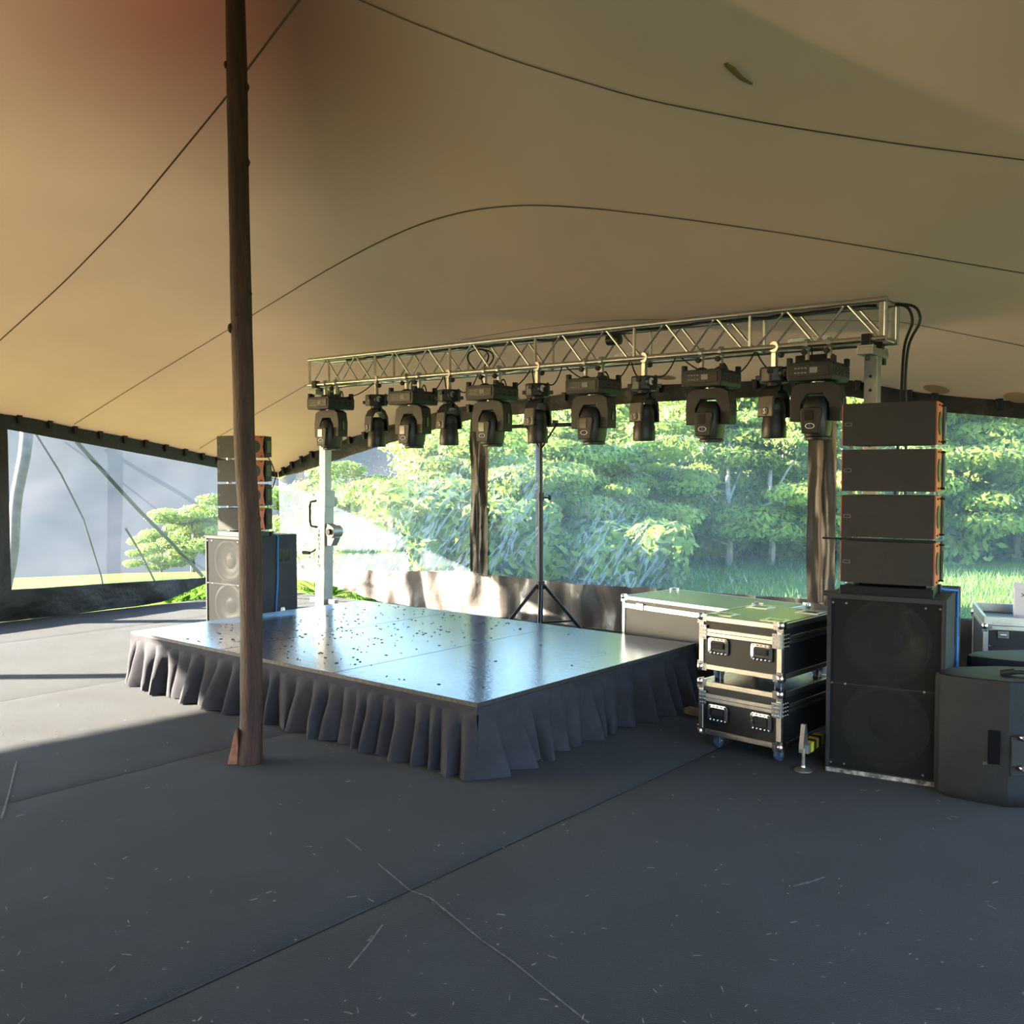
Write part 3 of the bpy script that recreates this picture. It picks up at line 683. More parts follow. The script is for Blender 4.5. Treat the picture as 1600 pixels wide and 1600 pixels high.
def stand(x, label, lean, top_h, base_rot, text, outs):
    p = tw(x, TW / 2, 0)
    o = thing('truss_stand', label, 'stand', p, TA, 'crank stands under the truss')
    def P(name, mb, mt, bevel=0.003, smooth=False): return mb.build(name, mt, o, bevel=bevel, smooth=smooth)
    # lower mast leans a touch
    def sh(z): return -lean * (1.9 - z) / 1.9 if z < 1.9 else 0
    def mast(z0, z1, wx, wy, n=1):
        m = MB(); c0, c1 = sh(z0), sh(z1); vs = []
        for z, c in ((z0, c0), (z1, c1)):
            for a, b in ((-wx / 2, -wy / 2), (wx / 2, -wy / 2), (wx / 2, wy / 2), (-wx / 2, wy / 2)): vs.append((c + a, b, z))
        return m.add(vs, [(0, 3, 2, 1), (4, 5, 6, 7), (0, 1, 5, 4), (1, 2, 6, 5), (2, 3, 7, 6), (3, 0, 4, 7)])
    P('outer_mast', mast(0.12, 1.42, 0.125, 0.12), ALUF); P('inner_mast', mast(1.42, 2.43, 0.085, 0.085), ALUF)
    m = mast(1.30, 1.46, 0.14, 0.135); P('collar', m, ALUF)
    m = MB()
    for z in np.arange(1.55, 2.3, 0.09): m.cyl((sh(z), -0.046, z), (sh(z), -0.0405, z), 0.010, n=10)
    P('pin_hole', m, GLOSSB, 0)
    m = MB(); c = sh(1.2); m.tube([(c - 0.055, -.07, 1.36), (c - 0.13, -.07, 1.35), (c - 0.145, -.07, 1.3), (c - 0.145, -.07, 1.16), (c - 0.13, -.07, 1.11), (c - 0.055, -.07, 1.10)], 0.011, 8); P('handle', m, RUBBER, 0, True)
    m = MB(); c = sh(0.95); m.prism([(0.06, 0.92), (0.12, 0.92), (0.17, 1.0), (0.17, 1.1), (0.06, 1.14)], -0.05, 0.03, 'y'); m.cyl((c + 0.165, -0.08, 1.06), (c + 0.165, 0.04, 1.06), 0.062, n=24); w = P('winch', m, ALUF, 0.003)
    m = MB(); m.tube([(c + 0.165, -0.085, 1.06), (c + 0.165, -0.11, 1.06)], 0.03, 12); m.build('winch_hub', BLSTEEL, w, smooth=True)
    m = MB(); m.tube([(c - 0.05, -0.02, 0.92), (c - 0.12, -0.03, 0.86), (c - 0.2, -0.03, 0.83)], 0.009, 8); m.tube([(c - 0.19, -0.03, 0.832), (c - 0.29, -0.03, 0.832)], 0.018, 10); P('crank', m, RUBBER, 0, True)
    m = MB(); c = sh(0.35); m.box((c, 0, 0.36), (0.36, 0.05, 0.045)); P('cross_bracket', m, ALUF)
    m = MB(); m.box((sh(0.1), 0, 0.10), (0.34, 0.34, 0.06)); P('base', m, BLSTEEL, 0.006)
    m = MB(); m.box((0, 0, 2.425), (0.10, 0.34, 0.05)); m.box((0, -TW / 2, 2.44), (0.10, 0.06, 0.05)); m.box((0, TW / 2, 2.44), (0.10, 0.06, 0.05)); P('top_fork', m, ALUF, 0.004)
    for s_ in (-1, 1):
        m = MB(); m.box((0, s_ * TW / 2, 2.50), (0.06, 0.056, 0.07)); m.cyl((0.02, s_ * (TW / 2 + 0.05), 2.40), (0.02, s_ * (TW / 2 + 0.05), 2.36), 0.014, n=10); P('truss_clamp', m, BLSTEEL, 0.004)
    m = MB(); m.tube([(0.05, -.03, 2.06), (0.12, -.03, 2.07), (0.13, -.03, 2.04)], 0.006, 6); m.cyl((0.045, -.03, 2.06), (0.075, -.03, 2.06), 0.014, n=10); P('locking_pin', m, BLSTEEL, 0, True)
    for k, (dx, dy) in enumerate(outs):
        e = Vector((sh(0) + dx, dy, 0.12)); b = Vector((sh(0.1) + dx * 0.1, dy * 0.1, 0.12)); d = (e - b).normalized(); ang = math.atan2(d.y, d.x)
        m = MB(); L = (e - b).length; m.box((b + e) / 2, (L, 0.055, 0.05), RZ(ang)); leg = P('outrigger', m, ALUF, 0.003)
        m = MB()
        m.prism([(-0.045, 0.13), (0.045, 0.13), (0.012, 0.26), (-0.012, 0.26)], -0.012, 0.012, 'y'); m.cyl((0, 0, 0.26), (0, 0, 0.02), 0.010, n=10); m.lathe([(0.05, 0), (0.05, 0.006), (0.014, 0.02), (0.012, 0.03)], n=18)
        q = m.build('jack', STEEL, leg, smooth=False); q.location = (e.x, e.y, 0); q.rotation_euler = (0, 0, ang)
        if k == 0:
            for j in range(5):
                m = MB(); cc = e - d * (0.07 + 0.045 * j); m.box(cc, (0.045, 0.058, 0.053), RZ(ang)); m.build('warning_stripe', YELLOW if j % 2 == 0 else RUBBER, leg)
    if text:
        M = Matrix.Translation((sh(0.75), -0.0625, 0.78)) @ FRONT @ Matrix.Rotation(-PI / 2, 4, 'Z')
        for i, ch in enumerate(text):
            if ch == ' ': continue
            z = 1.06 - i * 0.043
            text_mesh('letter', ch, 0.05, REDTXT, o, Matrix.Translation((sh(z) - 0.015, -0.0615, z)) @ FRONT)
    return o
fw = G(1255, 1204)
rel = RZ(-TA) @ (Vector((fw.x, fw.y, 0)) - tw(TL - 0.12, TW / 2, 0))
stand(0.10, 'grey aluminium crank stand with winch holding the far left end of the truss', 0.06, 0, 0, 'TRUSS RENTALS', ((-0.5, -0.1), (0.3, 0.55), (-0.1, 0.6)))
stand(TL - 0.12, 'grey crank stand under the right end of the truss, behind the right loudspeaker stack', 0.0, 0, 0, '', ((rel.x, rel.y), (0.5, 0.45), (-0.45, 0.5)))

# ------------------------------------------------------------------ moving head lights
def head_a():
    o = thing('moving_head_light', '', 'stage light')
    m = MB(); m.prism([(-0.145, 2.245), (0.145, 2.245), (0.155, 2.275), (0.155, 2.345), (0.14, 2.365), (-0.14, 2.365), (-0.155, 2.345), (-0.155, 2.275)], -0.165, 0.165, 'y')
    base = m.build('base', BLACK2, o, bevel=0.006)
    m = MB(); m.box((0, -0.1675, 2.308), (0.25, 0.006, 0.07)); pn = m.build('control_panel', BLACK, base, bevel=0.002)
    m = MB()
    for i in range(4):
        for j in range(2): m.box((-0.09 + 0.022 * i, -0.172, 2.325 - 0.03 * j), (0.014, 0.003, 0.008))
    m.build('print', PRINT, base)['kind'] = 'stuff'; m = MB(); m.box((0.03, -0.172, 2.31), (0.05, 0.003, 0.036)); m.build('display', PRINT, base)
    m = MB()
    for s_ in (-1, 1):
        for y in (-0.09, -0.03, 0.05, 0.11):
            for z in (2.29, 2.315): m.box((s_ * 0.155, y, z), (0.006, 0.028, 0.011))
    m.build('vent', GLOSSB, base)['kind'] = 'stuff'
    for s_ in (-1, 1):
        for t_ in (-1, 1): m = MB(); m.box((s_ * 0.145, t_ * 0.13, 2.375), (0.03, 0.04, 0.05)); m.build('corner_foot', RUBBER, base, bevel=0.004)
    # yoke: an arch with two wide arms
    pts_o = [(-0.168, 1.985), (-0.172, 2.12), (-0.155, 2.215), (-0.11, 2.24), (0.11, 2.24), (0.155, 2.215), (0.172, 2.12), (0.168, 1.985)]
    pts_i = [(0.095, 1.985), (0.095, 2.10), (0.055, 2.165), (-0.055, 2.165), (-0.095, 2.10), (-0.095, 1.985)]
    m = MB(); m.prism(pts_o + pts_i, -0.06, 0.06, 'y'); yk = m.build('yoke', BLACK2, o, bevel=0.005)
    m = MB()
    for s_ in (-1, 1): m.box((s_ * 0.173, 0, 2.09), (0.006, 0.022, 0.085))
    m.build('yoke_slot', GLOSSB, yk, bevel=0.002)
    m = MB(); m.cyl((0, 0, 2.235), (0, 0, 2.25), 0.05, n=20); m.build('pan_bearing', STEEL, yk)
    # lamp head pointing down
    m = MB()
    secs = [(2.15, 0.045, 0.06), (2.135, 0.07, 0.085), (2.08, 0.088, 0.105), (2.0, 0.088, 0.115), (1.93, 0.082, 0.108), (1.885, 0.074, 0.098)]
    vs = []; nn = 12
    for z, hx, hy in secs:
        for k in range(nn):
            th = 2 * PI * (k + 0.5) / nn; c, s_ = math.cos(th), math.sin(th); q = 3.0
            vs.append((hx * abs(c) ** (2 / q) * (1 if c > 0 else -1), hy * abs(s_) ** (2 / q) * (1 if s_ > 0 else -1), z))
    fs = [(i * nn + k, i * nn + (k + 1) % nn, (i + 1) * nn + (k + 1) % nn, (i + 1) * nn + k) for i in range(len(secs) - 1) for k in range(nn)] + [tuple(range(nn)), tuple(range((len(secs) - 1) * nn, len(secs) * nn))]
    m.add(vs, fs); hd = m.build('head', BLACK, o, smooth=True)
    m = MB(); m.prism([(-0.062, 1.90), (0.05, 1.90), (0.072, 2.05), (0.062, 2.07), (-0.062, 2.07), (-0.075, 2.05)], -0.128, -0.10, 'y'); cv = m.build('front_cover', BLACK2, hd, bevel=0.006)
    m = MB(); m.box((-0.012, -0.1295, 2.02), (0.058, 0.004, 0.07)); m.build('display_window', LCD, hd)
    m = MB(); vs = []; fs = []
    for i in range(24):
        th = 2 * PI * i / 24
        for k, s_ in ((0, 1.0), (1, 0.82)): vs.append((-0.005 + 0.032 * s_ * math.cos(th), -0.1305, 1.95 + 0.018 * s_ * math.sin(th)))
    fs = [(2 * i, 2 * i + 1, (2 * i + 3) % 48, (2 * i + 2) % 48) for i in range(24)]; m.add(vs, fs); m.build('badge_ring', LOGOW, hd)
    text_mesh('badge_letter', 'b', 0.032, LOGOB, hd, Matrix.Translation((-0.005, -0.1300, 1.95)) @ FRONT, 0.0012)
    m = MB(); m.lathe([(0.083, 1.885), (0.088, 1.875), (0.085, 1.862), (0.078, 1.86), (0.07, 1.872)], (0, 0.01, 0), None, 28); m.build('lens_ring', BLACK, hd, smooth=True)
    m = MB(); m.lathe([(0.069, 1.871), (0.05, 1.863), (0.02, 1.859)], (0, 0.01, 0), None, 24); m.build('lens', GLOSSB, hd, smooth=True)
    for s_ in (-0.075, 0.075):
        m = MB(); m.box((s_, 0, 2.405), (0.02, 0.03, 0.09)); m.lathe([(0.030, -0.012), (0.036, -0.012), (0.036, 0.012), (0.03, 0.012)], (s_, 0, 2.50), RY(PI / 2), 16)
        m.box((s_, 0, 2.455), (0.022, 0.03, 0.03)); m.tube([(s_, -0.02, 2.455), (s_, -0.055, 2.445)], 0.006, 6)
        cl = m.build('clamp', STEEL, o); m = MB(); m.lathe([(0.006, -0.014), (0.019, -0.012), (0.021, 0), (0.018, 0.012), (0.006, 0.014)], (s_, -0.06, 2.443), RX(PI / 2), 12); m.build('clamp_knob', RUBBER, cl, smooth=True)
        m = MB(); m.lathe([(0.05, 2.362), (0.042, 2.385), (0.02, 2.395)], (s_, 0, 0), None, 12); m.build('clamp_foot', BLACK, cl)
    # wire looped over the base
    m = MB(); m.tube(arc((0.09, 0.08, 2.37), (-0.02, 0.13, 2.37), -0.06), 0.006, 6); m.build('power_lead', CABLE, o, smooth=True)
    return o
def head_b():
    o = thing('beam_light', '', 'stage light')
    m = MB(); poly = [(0.105 * math.cos(2 * PI * (k + .5) / 8), 0.105 * math.sin(2 * PI * (k + .5) / 8)) for k in range(8)]
    m.prism(poly, 2.255, 2.36, 'z'); base = m.build('base', BLACK, o, bevel=0.012)
    m = MB()
    m.lathe([(0.028, -0.012), (0.036, -0.012), (0.036, 0.012), (0.028, 0.012)], (-0.035, -0.10, 2.315), RX(PI / 2), 18); m.build('socket_ring', BLACK2, base, smooth=True)
    m = MB(); m.lathe([(0.027, -0.004), (0.027, 0.008)], (-0.035, -0.104, 2.315), RX(PI / 2), 18); m.build('power_socket', WHITEP, base)
    for k in range(6):
        m = MB(); th = k * PI / 3 + 0.4; m.box((0.108 * math.cos(th), 0.108 * math.sin(th), 2.33 - 0.02 * (k % 3)), (0.035, 0.035, 0.03), RZ(th)); m.build('connector', BLACK, base, bevel=0.004)
    m = MB(); m.cyl((0, 0, 2.235), (0, 0, 2.258), 0.05, n=18); m.build('pan_bearing', BLACK2, o)
    # two curved arms
    for s_ in (-1, 1):
        m = MB(); prof = [(0.015, 2.245), (0.06, 2.215), (0.088, 2.16), (0.096, 2.08), (0.096, 2.02)]; inn = [(0.078, 2.02), (0.078, 2.08), (0.068, 2.145), (0.042, 2.19), (0.010, 2.205)]
        m.prism([(s_ * x, z) for x, z in prof + inn], -0.066, 0.066, 'y'); arm = m.build('arm', BLACK, o, bevel=0.008)
        if s_ < 0:
            m = MB(); m.cyl((-0.0965, 0, 2.06), (-0.101, 0, 2.06), 0.03, n=20); m.build('pivot_cap', BLACK2, arm)
            text_mesh('badge', 'S', 0.05, LOGOW, arm, Matrix.Translation((-0.102, 0.0, 2.06)) @ Matrix.Rotation(-PI / 2, 4, 'Z') @ FRONT, 0.001)
    m = MB(); m.lathe([(0.02, 2.155), (0.045, 2.15), (0.066, 2.13), (0.075, 2.10), (0.076, 2.0), (0.082, 1.985), (0.084, 1.89), (0.080, 1.88), (0.066, 1.88), (0.062, 1.90)], n=28)
    hd = m.build('head', BLACK, o, smooth=True)
    m = MB(); m.lathe([(0.0615, 1.899), (0.04, 1.892), (0.015, 1.889)], n=24); m.build('lens', GLOSSB, hd, smooth=True)
    m = MB()
    for z in (2.03, 2.045, 2.06): m.lathe([(0.0765, z), (0.0785, z + 0.003), (0.0765, z + 0.006)], n=28)
    m.build('cooling_rib', BLACK2, hd, smooth=True)
    m = MB(); m.box((0, 0, 2.41), (0.028, 0.035, 0.10)); m.lathe([(0.030, -0.014), (0.037, -0.014), (0.037, 0.014), (0.03, 0.014)], (0, 0, 2.50), RY(PI / 2), 16); m.tube([(0, -0.02, 2.455), (0, -0.05, 2.445)], 0.006, 6)
    cl = m.build('clamp', ALU, o); m = MB(); m.lathe([(0.006, -0.014), (0.02, -0.012), (0.022, 0), (0.019, 0.012), (0.006, 0.014)], (0, -0.055, 2.443), RX(PI / 2), 12); m.build('clamp_knob', RUBBER, cl, smooth=True)
    return o
def truss_s(px):                      # distance along the truss of a column of the picture
    k = (px - 800) / F; p0 = tw(0, 0, 0); d = tw(1, 0, 0) - p0
    return (k * p0.y - p0.x) / (d.x - k * d.y)
ordn = ['first', 'second', 'third', 'fourth', 'fifth', 'sixth']
lights = [(518, 'A'), (589, 'B'), (646, 'A'), (702, 'B'), (769, 'A'), (840, 'B'), (927, 'A'), (1006, 'B'), (1110, 'A'), (1208, 'B'), (1276, 'A')]
pa = pb = None; ia = ib = 0
hook = []
for px, k in lights:
    s_ = truss_s(px); p = tw(s_, 0, 0)
    if k == 'A':
        if pa is None: pa = head_a(); o = pa
        else: o = copy_tree(pa)
        nm = 'wide yoked black moving head with square display, %s of its kind from the left' % (ordn[ia] if ia < 5 else 'sixth'); ia += 1
        o['group'] = 'wide moving heads under the truss'; o.rotation_euler = (0, 0, TA)
    else:
        if pb is None: pb = head_b(); o = pb
        else: o = copy_tree(pb)
        nm = 'slim black cylinder beam light with curved arms, %s of its kind from the left' % ordn[ib]; ib += 1
        o['group'] = 'slim beam lights under the truss'; o.rotation_euler = (0, 0, 0.62)
    o.location = p; o['label'] = nm; hook.append(s_)

# boxes and cables on the truss
for k, px in enumerate((957, 1238)):
    s_ = truss_s(px) ; p = tw(s_, TW + 0.03, ZB + 0.055)
    o = thing('power_strip', ['white power strip lying on the middle of the truss', 'white power strip lying on the truss near its right end'][k], 'power strip', (p.x, p.y, p.z - 0.03), TA, 'power strips on the truss')
    m = MB(); m.box((0, 0, 0.035), (0.30, 0.05, 0.06)); m.build('body', WHITEP, o, bevel=0.012)
    for j in range(4): m = MB(); m.cyl((-0.10 + 0.065 * j, -0.022, 0.035), (-0.10 + 0.065 * j, -0.027, 0.035), 0.018, n=14); m.build('socket', WHITEP, o)
s_ = truss_s(1292); o = thing('lamp_driver', 'black driver box fixed under the right end of the truss', 'driver box', tw(TL - 0.55, TW, 0), TA)
m = MB(); m.box((0, 0, 2.42), (0.26, 0.06, 0.075)); m.build('body', BLACK2, o, bevel=0.006); m = MB(); m.box((-.08, 0, 2.468), (0.02, 0.03, 0.05)); m.box((.08, 0, 2.468), (0.02, 0.03, 0.05)); m.build('bracket', STEEL, o)
s_ = truss_s(935); o = thing('strap_roll', 'black rolled safety wire hanging from the top chord mid truss', 'cable roll', tw(s_, TW - 0.03, ZT - 0.055), TA)
m = MB(); m.lathe([(0.03, -0.06), (0.042, -0.055), (0.045, 0), (0.042, 0.055), (0.03, 0.06)], (0, 0, 0), RY(PI / 2), 16); m.build('roll', BLACK, o, smooth=True); m = MB(); m.tube(arc((-.03, 0, 0.03), (.03, 0, 0.03), -0.05), 0.006, 6); m.build('tie', CABLE, o)
rr = random.Random(2)
names = ['first', 'second', 'third', 'fourth', 'fifth', 'sixth', 'seventh', 'eighth', 'ninth', 'tenth']
for i in range(len(hook) - 1):
    a, b = hook[i], hook[i + 1]
    m = MB()
    p0 = tw(a + 0.06, 0.05, 2.37); mid = tw(a + (b - a) * rr.uniform(.35, .65), TW * rr.uniform(.3, .9), ZB + 0.02); p1 = tw(b - 0.06, 0.04, 2.36)
    c = arc(p0, mid, rr.uniform(0.05, 0.11), 8) + arc(mid, p1, rr.uniform(0.01, 0.06), 8)[1:]
    m.tube(c, 0.0055, 6)
    o = m.build('power_cable', CABLE, smooth=True)
    tag(o, 'thin black cable looping over the truss between %s and %s light from left' % (names[i], (names + ['eleventh'])[i + 1] if i < 9 else 'last'), 'cable', 'cables looped between the lights')
m = MB(); pts = [tw(0.4 + (TL - 0.5) * k / 60, TW * (0.5 + 0.25 * noise.noise(Vector((k * .4, 0, 0)))), ZT - 0.015 + 0.02 * noise.noise(Vector((k * .5, 3, 0)))) for k in range(61)]
m.tube(pts, 0.011, 6); tag(m.build('trunk_cable', CABLE, smooth=True), 'thick black cable running along inside the top of the truss', 'cable')
m = MB(); s0 = truss_s(735); c = [tw(s0 + 0.00 + 0.16 * math.sin(t) * (0.5 + .5 * t / 9), TW * .5 + 0.03 * math.sin(2 * t), ZB + 0.11 + 0.095 * math.cos(t)) for t in np.linspace(0, 9.4, 40)]
m.tube(c, 0.007, 6); tag(m.build('coiled_cable', CABLE, smooth=True), 'black cable coiled inside the left part of the truss', 'cable')
for k, dx in enumerate((0.0, 0.05)):
    m = MB(); P = [tw(TL - 0.02, TW * .8, ZT), tw(TL + 0.07 + dx, TW * .9, ZT - 0.02), tw(TL + 0.10 + dx, TW, ZT - 0.12), tw(TL + 0.04 + dx * .5, TW, ZT - 0.25), tw(TL + 0.03 + dx * .4, TW, 2.25), tw(TL + 0.03 + dx * .6, TW, 2.0), tw(TL + 0.0 + dx * 1.3, TW, 1.7), tw(TL + dx * 1.2, TW, 0.9), tw(TL + dx, TW, 0.012)]
    PP = []
    for i in range(len(P) - 1): PP += [P[i].lerp(P[i + 1], j / 5) for j in range(5)]
    PP.append(P[-1])
    for _ in range(4): PP = [PP[0]] + [(PP[i - 1] + PP[i] * 2 + PP[i + 1]) / 4 for i in range(1, len(PP) - 1)] + [PP[-1]]
    m.tube(PP, 0.010, 6); tag(m.build('drop_cable', CABLE, smooth=True), ['black cable dropping straight down from the right end of the truss', 'black cable bowing out widest at the right end of the truss'][k], 'cable', 'cables dropping from the truss end')

# ------------------------------------------------------------------ T-bar tripod stand behind the stage
TP = Vector((0.275, 9.2, 0))
tri = thing('tripod_stand', 'black tripod stand with an empty T bar standing behind the stage', 'stand', TP)
m = MB(); m.cyl((0, 0, 0.10), (0, 0, 1.42), 0.024, n=14); m.build('lower_tube', BLSTEEL, tri, smooth=True)
m = MB(); m.cyl((0, 0, 1.40), (0, 0, 2.09), 0.018, n=14); m.build('upper_tube', BLSTEEL, tri, smooth=True)
m = MB(); m.cyl((0, 0, 1.37), (0, 0, 1.45), 0.031, n=14); c = m.build('collar', BLSTEEL, tri, smooth=True)
m = MB(); m.cyl((0.03, 0, 1.40), (0.075, 0, 1.40), 0.007, n=8); m.lathe([(0.01, -0.012), (0.024, -0.01), (0.026, 0), (0.022, 0.012), (0.008, 0.016)], (0.085, 0, 1.40), RY(PI / 2), 12); m.build('knob', RUBBER, c, smooth=True)
m = MB(); Rb = RZ(TA); e = Rb @ Vector((0.62, 0, 0)); m.cyl((-e.x, -e.y, 2.09), (e.x, e.y, 2.09), 0.018, n=12); m.build('cross_bar', BLSTEEL, tri, smooth=True)
for s_ in (-1, 1):
    q = Rb @ Vector((0.17 * s_, 0, 0)); m = MB(); m.cyl((0, 0, 1.86), (q.x, q.y, 2.08), 0.009, n=8); m.build('bar_brace', BLSTEEL, tri, smooth=True)
    m = MB(); m.box((q.x, q.y, 2.105), (0.04, 0.05, 0.06), Rb); m.build('bar_clamp', BLSTEEL, tri, bevel=0.004)
m = MB(); m.cyl((0, 0, 0.52), (0, 0, 0.60), 0.04, n=14); m.build('leg_hub', BLSTEEL, tri, smooth=True)
for th in (0.5 + PI, -0.42, 1.66 + PI - 0.15):
    d = Vector((math.cos(th), math.sin(th), 0)); m = MB()
    m.cyl(d * 0.035 + Vector((0, 0, 0.56)), d * 0.55 + Vector((0, 0, 0.02)), 0.016, n=10); lg = m.build('leg', BLSTEEL, tri, smooth=True)
    m = MB(); m.cyl(d * 0.53 + Vector((0, 0, 0.045)), d * 0.56 + Vector((0, 0, 0.0)), 0.021, n=10); m.build('rubber_foot', RUBBER, lg)
    m = MB(); m.cyl(d * 0.02 + Vector((0, 0, 0.2)), d * 0.33 + Vector((0, 0, 0.235)), 0.009, n=8); m.build('leg_brace', BLSTEEL, lg)

# ------------------------------------------------------------------ loudspeakers
def grille_mat():
    m = bpy.data.materials.new('perforated_grille'); m.use_nodes = True; nt = m.node_tree; nt.nodes.clear(); N = nt.nodes.new; L = nt.links.new
    out = N('ShaderNodeOutputMaterial'); p = N('ShaderNodeBsdfPrincipled'); p.inputs['Base Color'].default_value = (0.018, 0.018, 0.019, 1); p.inputs['Roughness'].default_value = 0.8; p.inputs['Specular IOR Level'].default_value = 0.2
    t = N('ShaderNodeBsdfTransparent'); mx = N('ShaderNodeMixShader'); tc = N('ShaderNodeTexCoord'); mp = N('ShaderNodeMapping'); mp.inputs['Rotation'].default_value = (PI / 2, 0, 0)
    L(tc.outputs['Object'], mp.inputs[0]); v = N('ShaderNodeTexVoronoi'); v.voronoi_dimensions = '2D'; v.inputs['Scale'].default_value = 150; v.inputs['Randomness'].default_value = 0.0
    L(mp.outputs[0], v.inputs[0]); g = N('ShaderNodeMath'); g.operation = 'LESS_THAN'; g.inputs[1].default_value = 0.40; L(v.outputs['Distance'], g.inputs[0])
    L(g.outputs[0], mx.inputs[0]); L(p.outputs[0], mx.inputs[1]); L(t.outputs[0], mx.inputs[2]); L(mx.outputs[0], out.inputs[0]); return m
PERF = grille_mat()
SW, SD, SHT = 0.60, 0.72, 0.985
def subwoofer(label, loc, rz):
    o = thing('subwoofer', label, 'loudspeaker', loc, rz, 'subwoofers under the speaker stacks')
    m = MB()
    m.box((0, SD / 2 + 0.045, SHT / 2), (SW - 0.001, SD - 0.09, SHT - 0.001))
    cab = m.build('cabinet', SUBBOX, o, bevel=0.006)
    m = MB()
    for c, d in (((0, 0.05, 0.014), (SW, 0.10, 0.028)), ((0, 0.05, SHT - 0.014), (SW, 0.10, 0.028)), ((-SW / 2 + .011, 0.05, SHT / 2), (0.022, 0.10, SHT - .056)), ((SW / 2 - .011, 0.05, SHT / 2), (0.022, 0.10, SHT - .056))): m.box(c, d)
    m.build('front_frame', SUBBOX, o, bevel=0.003)
    m = MB(); m.box((0, -0.003, 0.012), (SW - 0.01, 0.008, 0.022)); m.build('chipped_edge', WORN, o)
    m = MB(); m.box((SW / 2 - 0.012, -0.002, SHT / 2), (0.012, 0.006, SHT - 0.05)); m.build('side_edge', WORN if False else SUBBOX, o)
    m = MB(); m.box((0, 0.012, SHT / 2), (SW - 0.046, 0.004, SHT - 0.058)); m.build('grille', PERF, o)
    m = MB(); m.box((0, 0.010, SHT / 2), (SW - 0.05, 0.006, 0.006)); m.build('grille_joint', SUBBOX, o)
    for z in (0.27, 0.73):
        m = MB(); m.lathe([(0.225, -0.01), (0.225, 0.022), (0.20, 0.028), (0.185, 0.010), (0.085, -0.008), (0.07, 0.004), (0.04, 0.014), (0.01, 0.018)], (0, 0.076, z), RX(PI / 2), 32)
        m.build('woofer', CONE, o, smooth=True)
    m = MB()
    for x in (-0.2, 0.2, -SW / 2 + .03, SW / 2 - .03):
        for z in (0.05, SHT / 2, SHT - 0.05): m.cyl((x, 0.008, z), (x, 0.004, z), 0.006, n=8)
    m.build('screw', STEEL, o)
    for s_ in (-1, 1):
        x = s_ * SW / 2; m = MB(); cy, cz, w, h = 0.52, SHT - 0.22, 0.19, 0.135
        for c, d in (((x, cy, cz + h / 2), (0.012, w + 0.02, 0.018)), ((x, cy, cz - h / 2), (0.012, w + 0.02, 0.018)), ((x, cy - w / 2, cz), (0.012, 0.018, h)), ((x, cy + w / 2, cz), (0.012, 0.018, h)), ((x, cy, cz), (0.010, 0.02, h))): m.box(c, d)
        hh = m.build('handle', BLACK2, o, bevel=0.002); m = MB(); m.box((x, cy, cz), (0.004, w, h)); m.build('handle_recess', GLOSSB, hh)
    return o
AW, AD, AH = 0.475, 0.30, 0.232
AP = 0.247
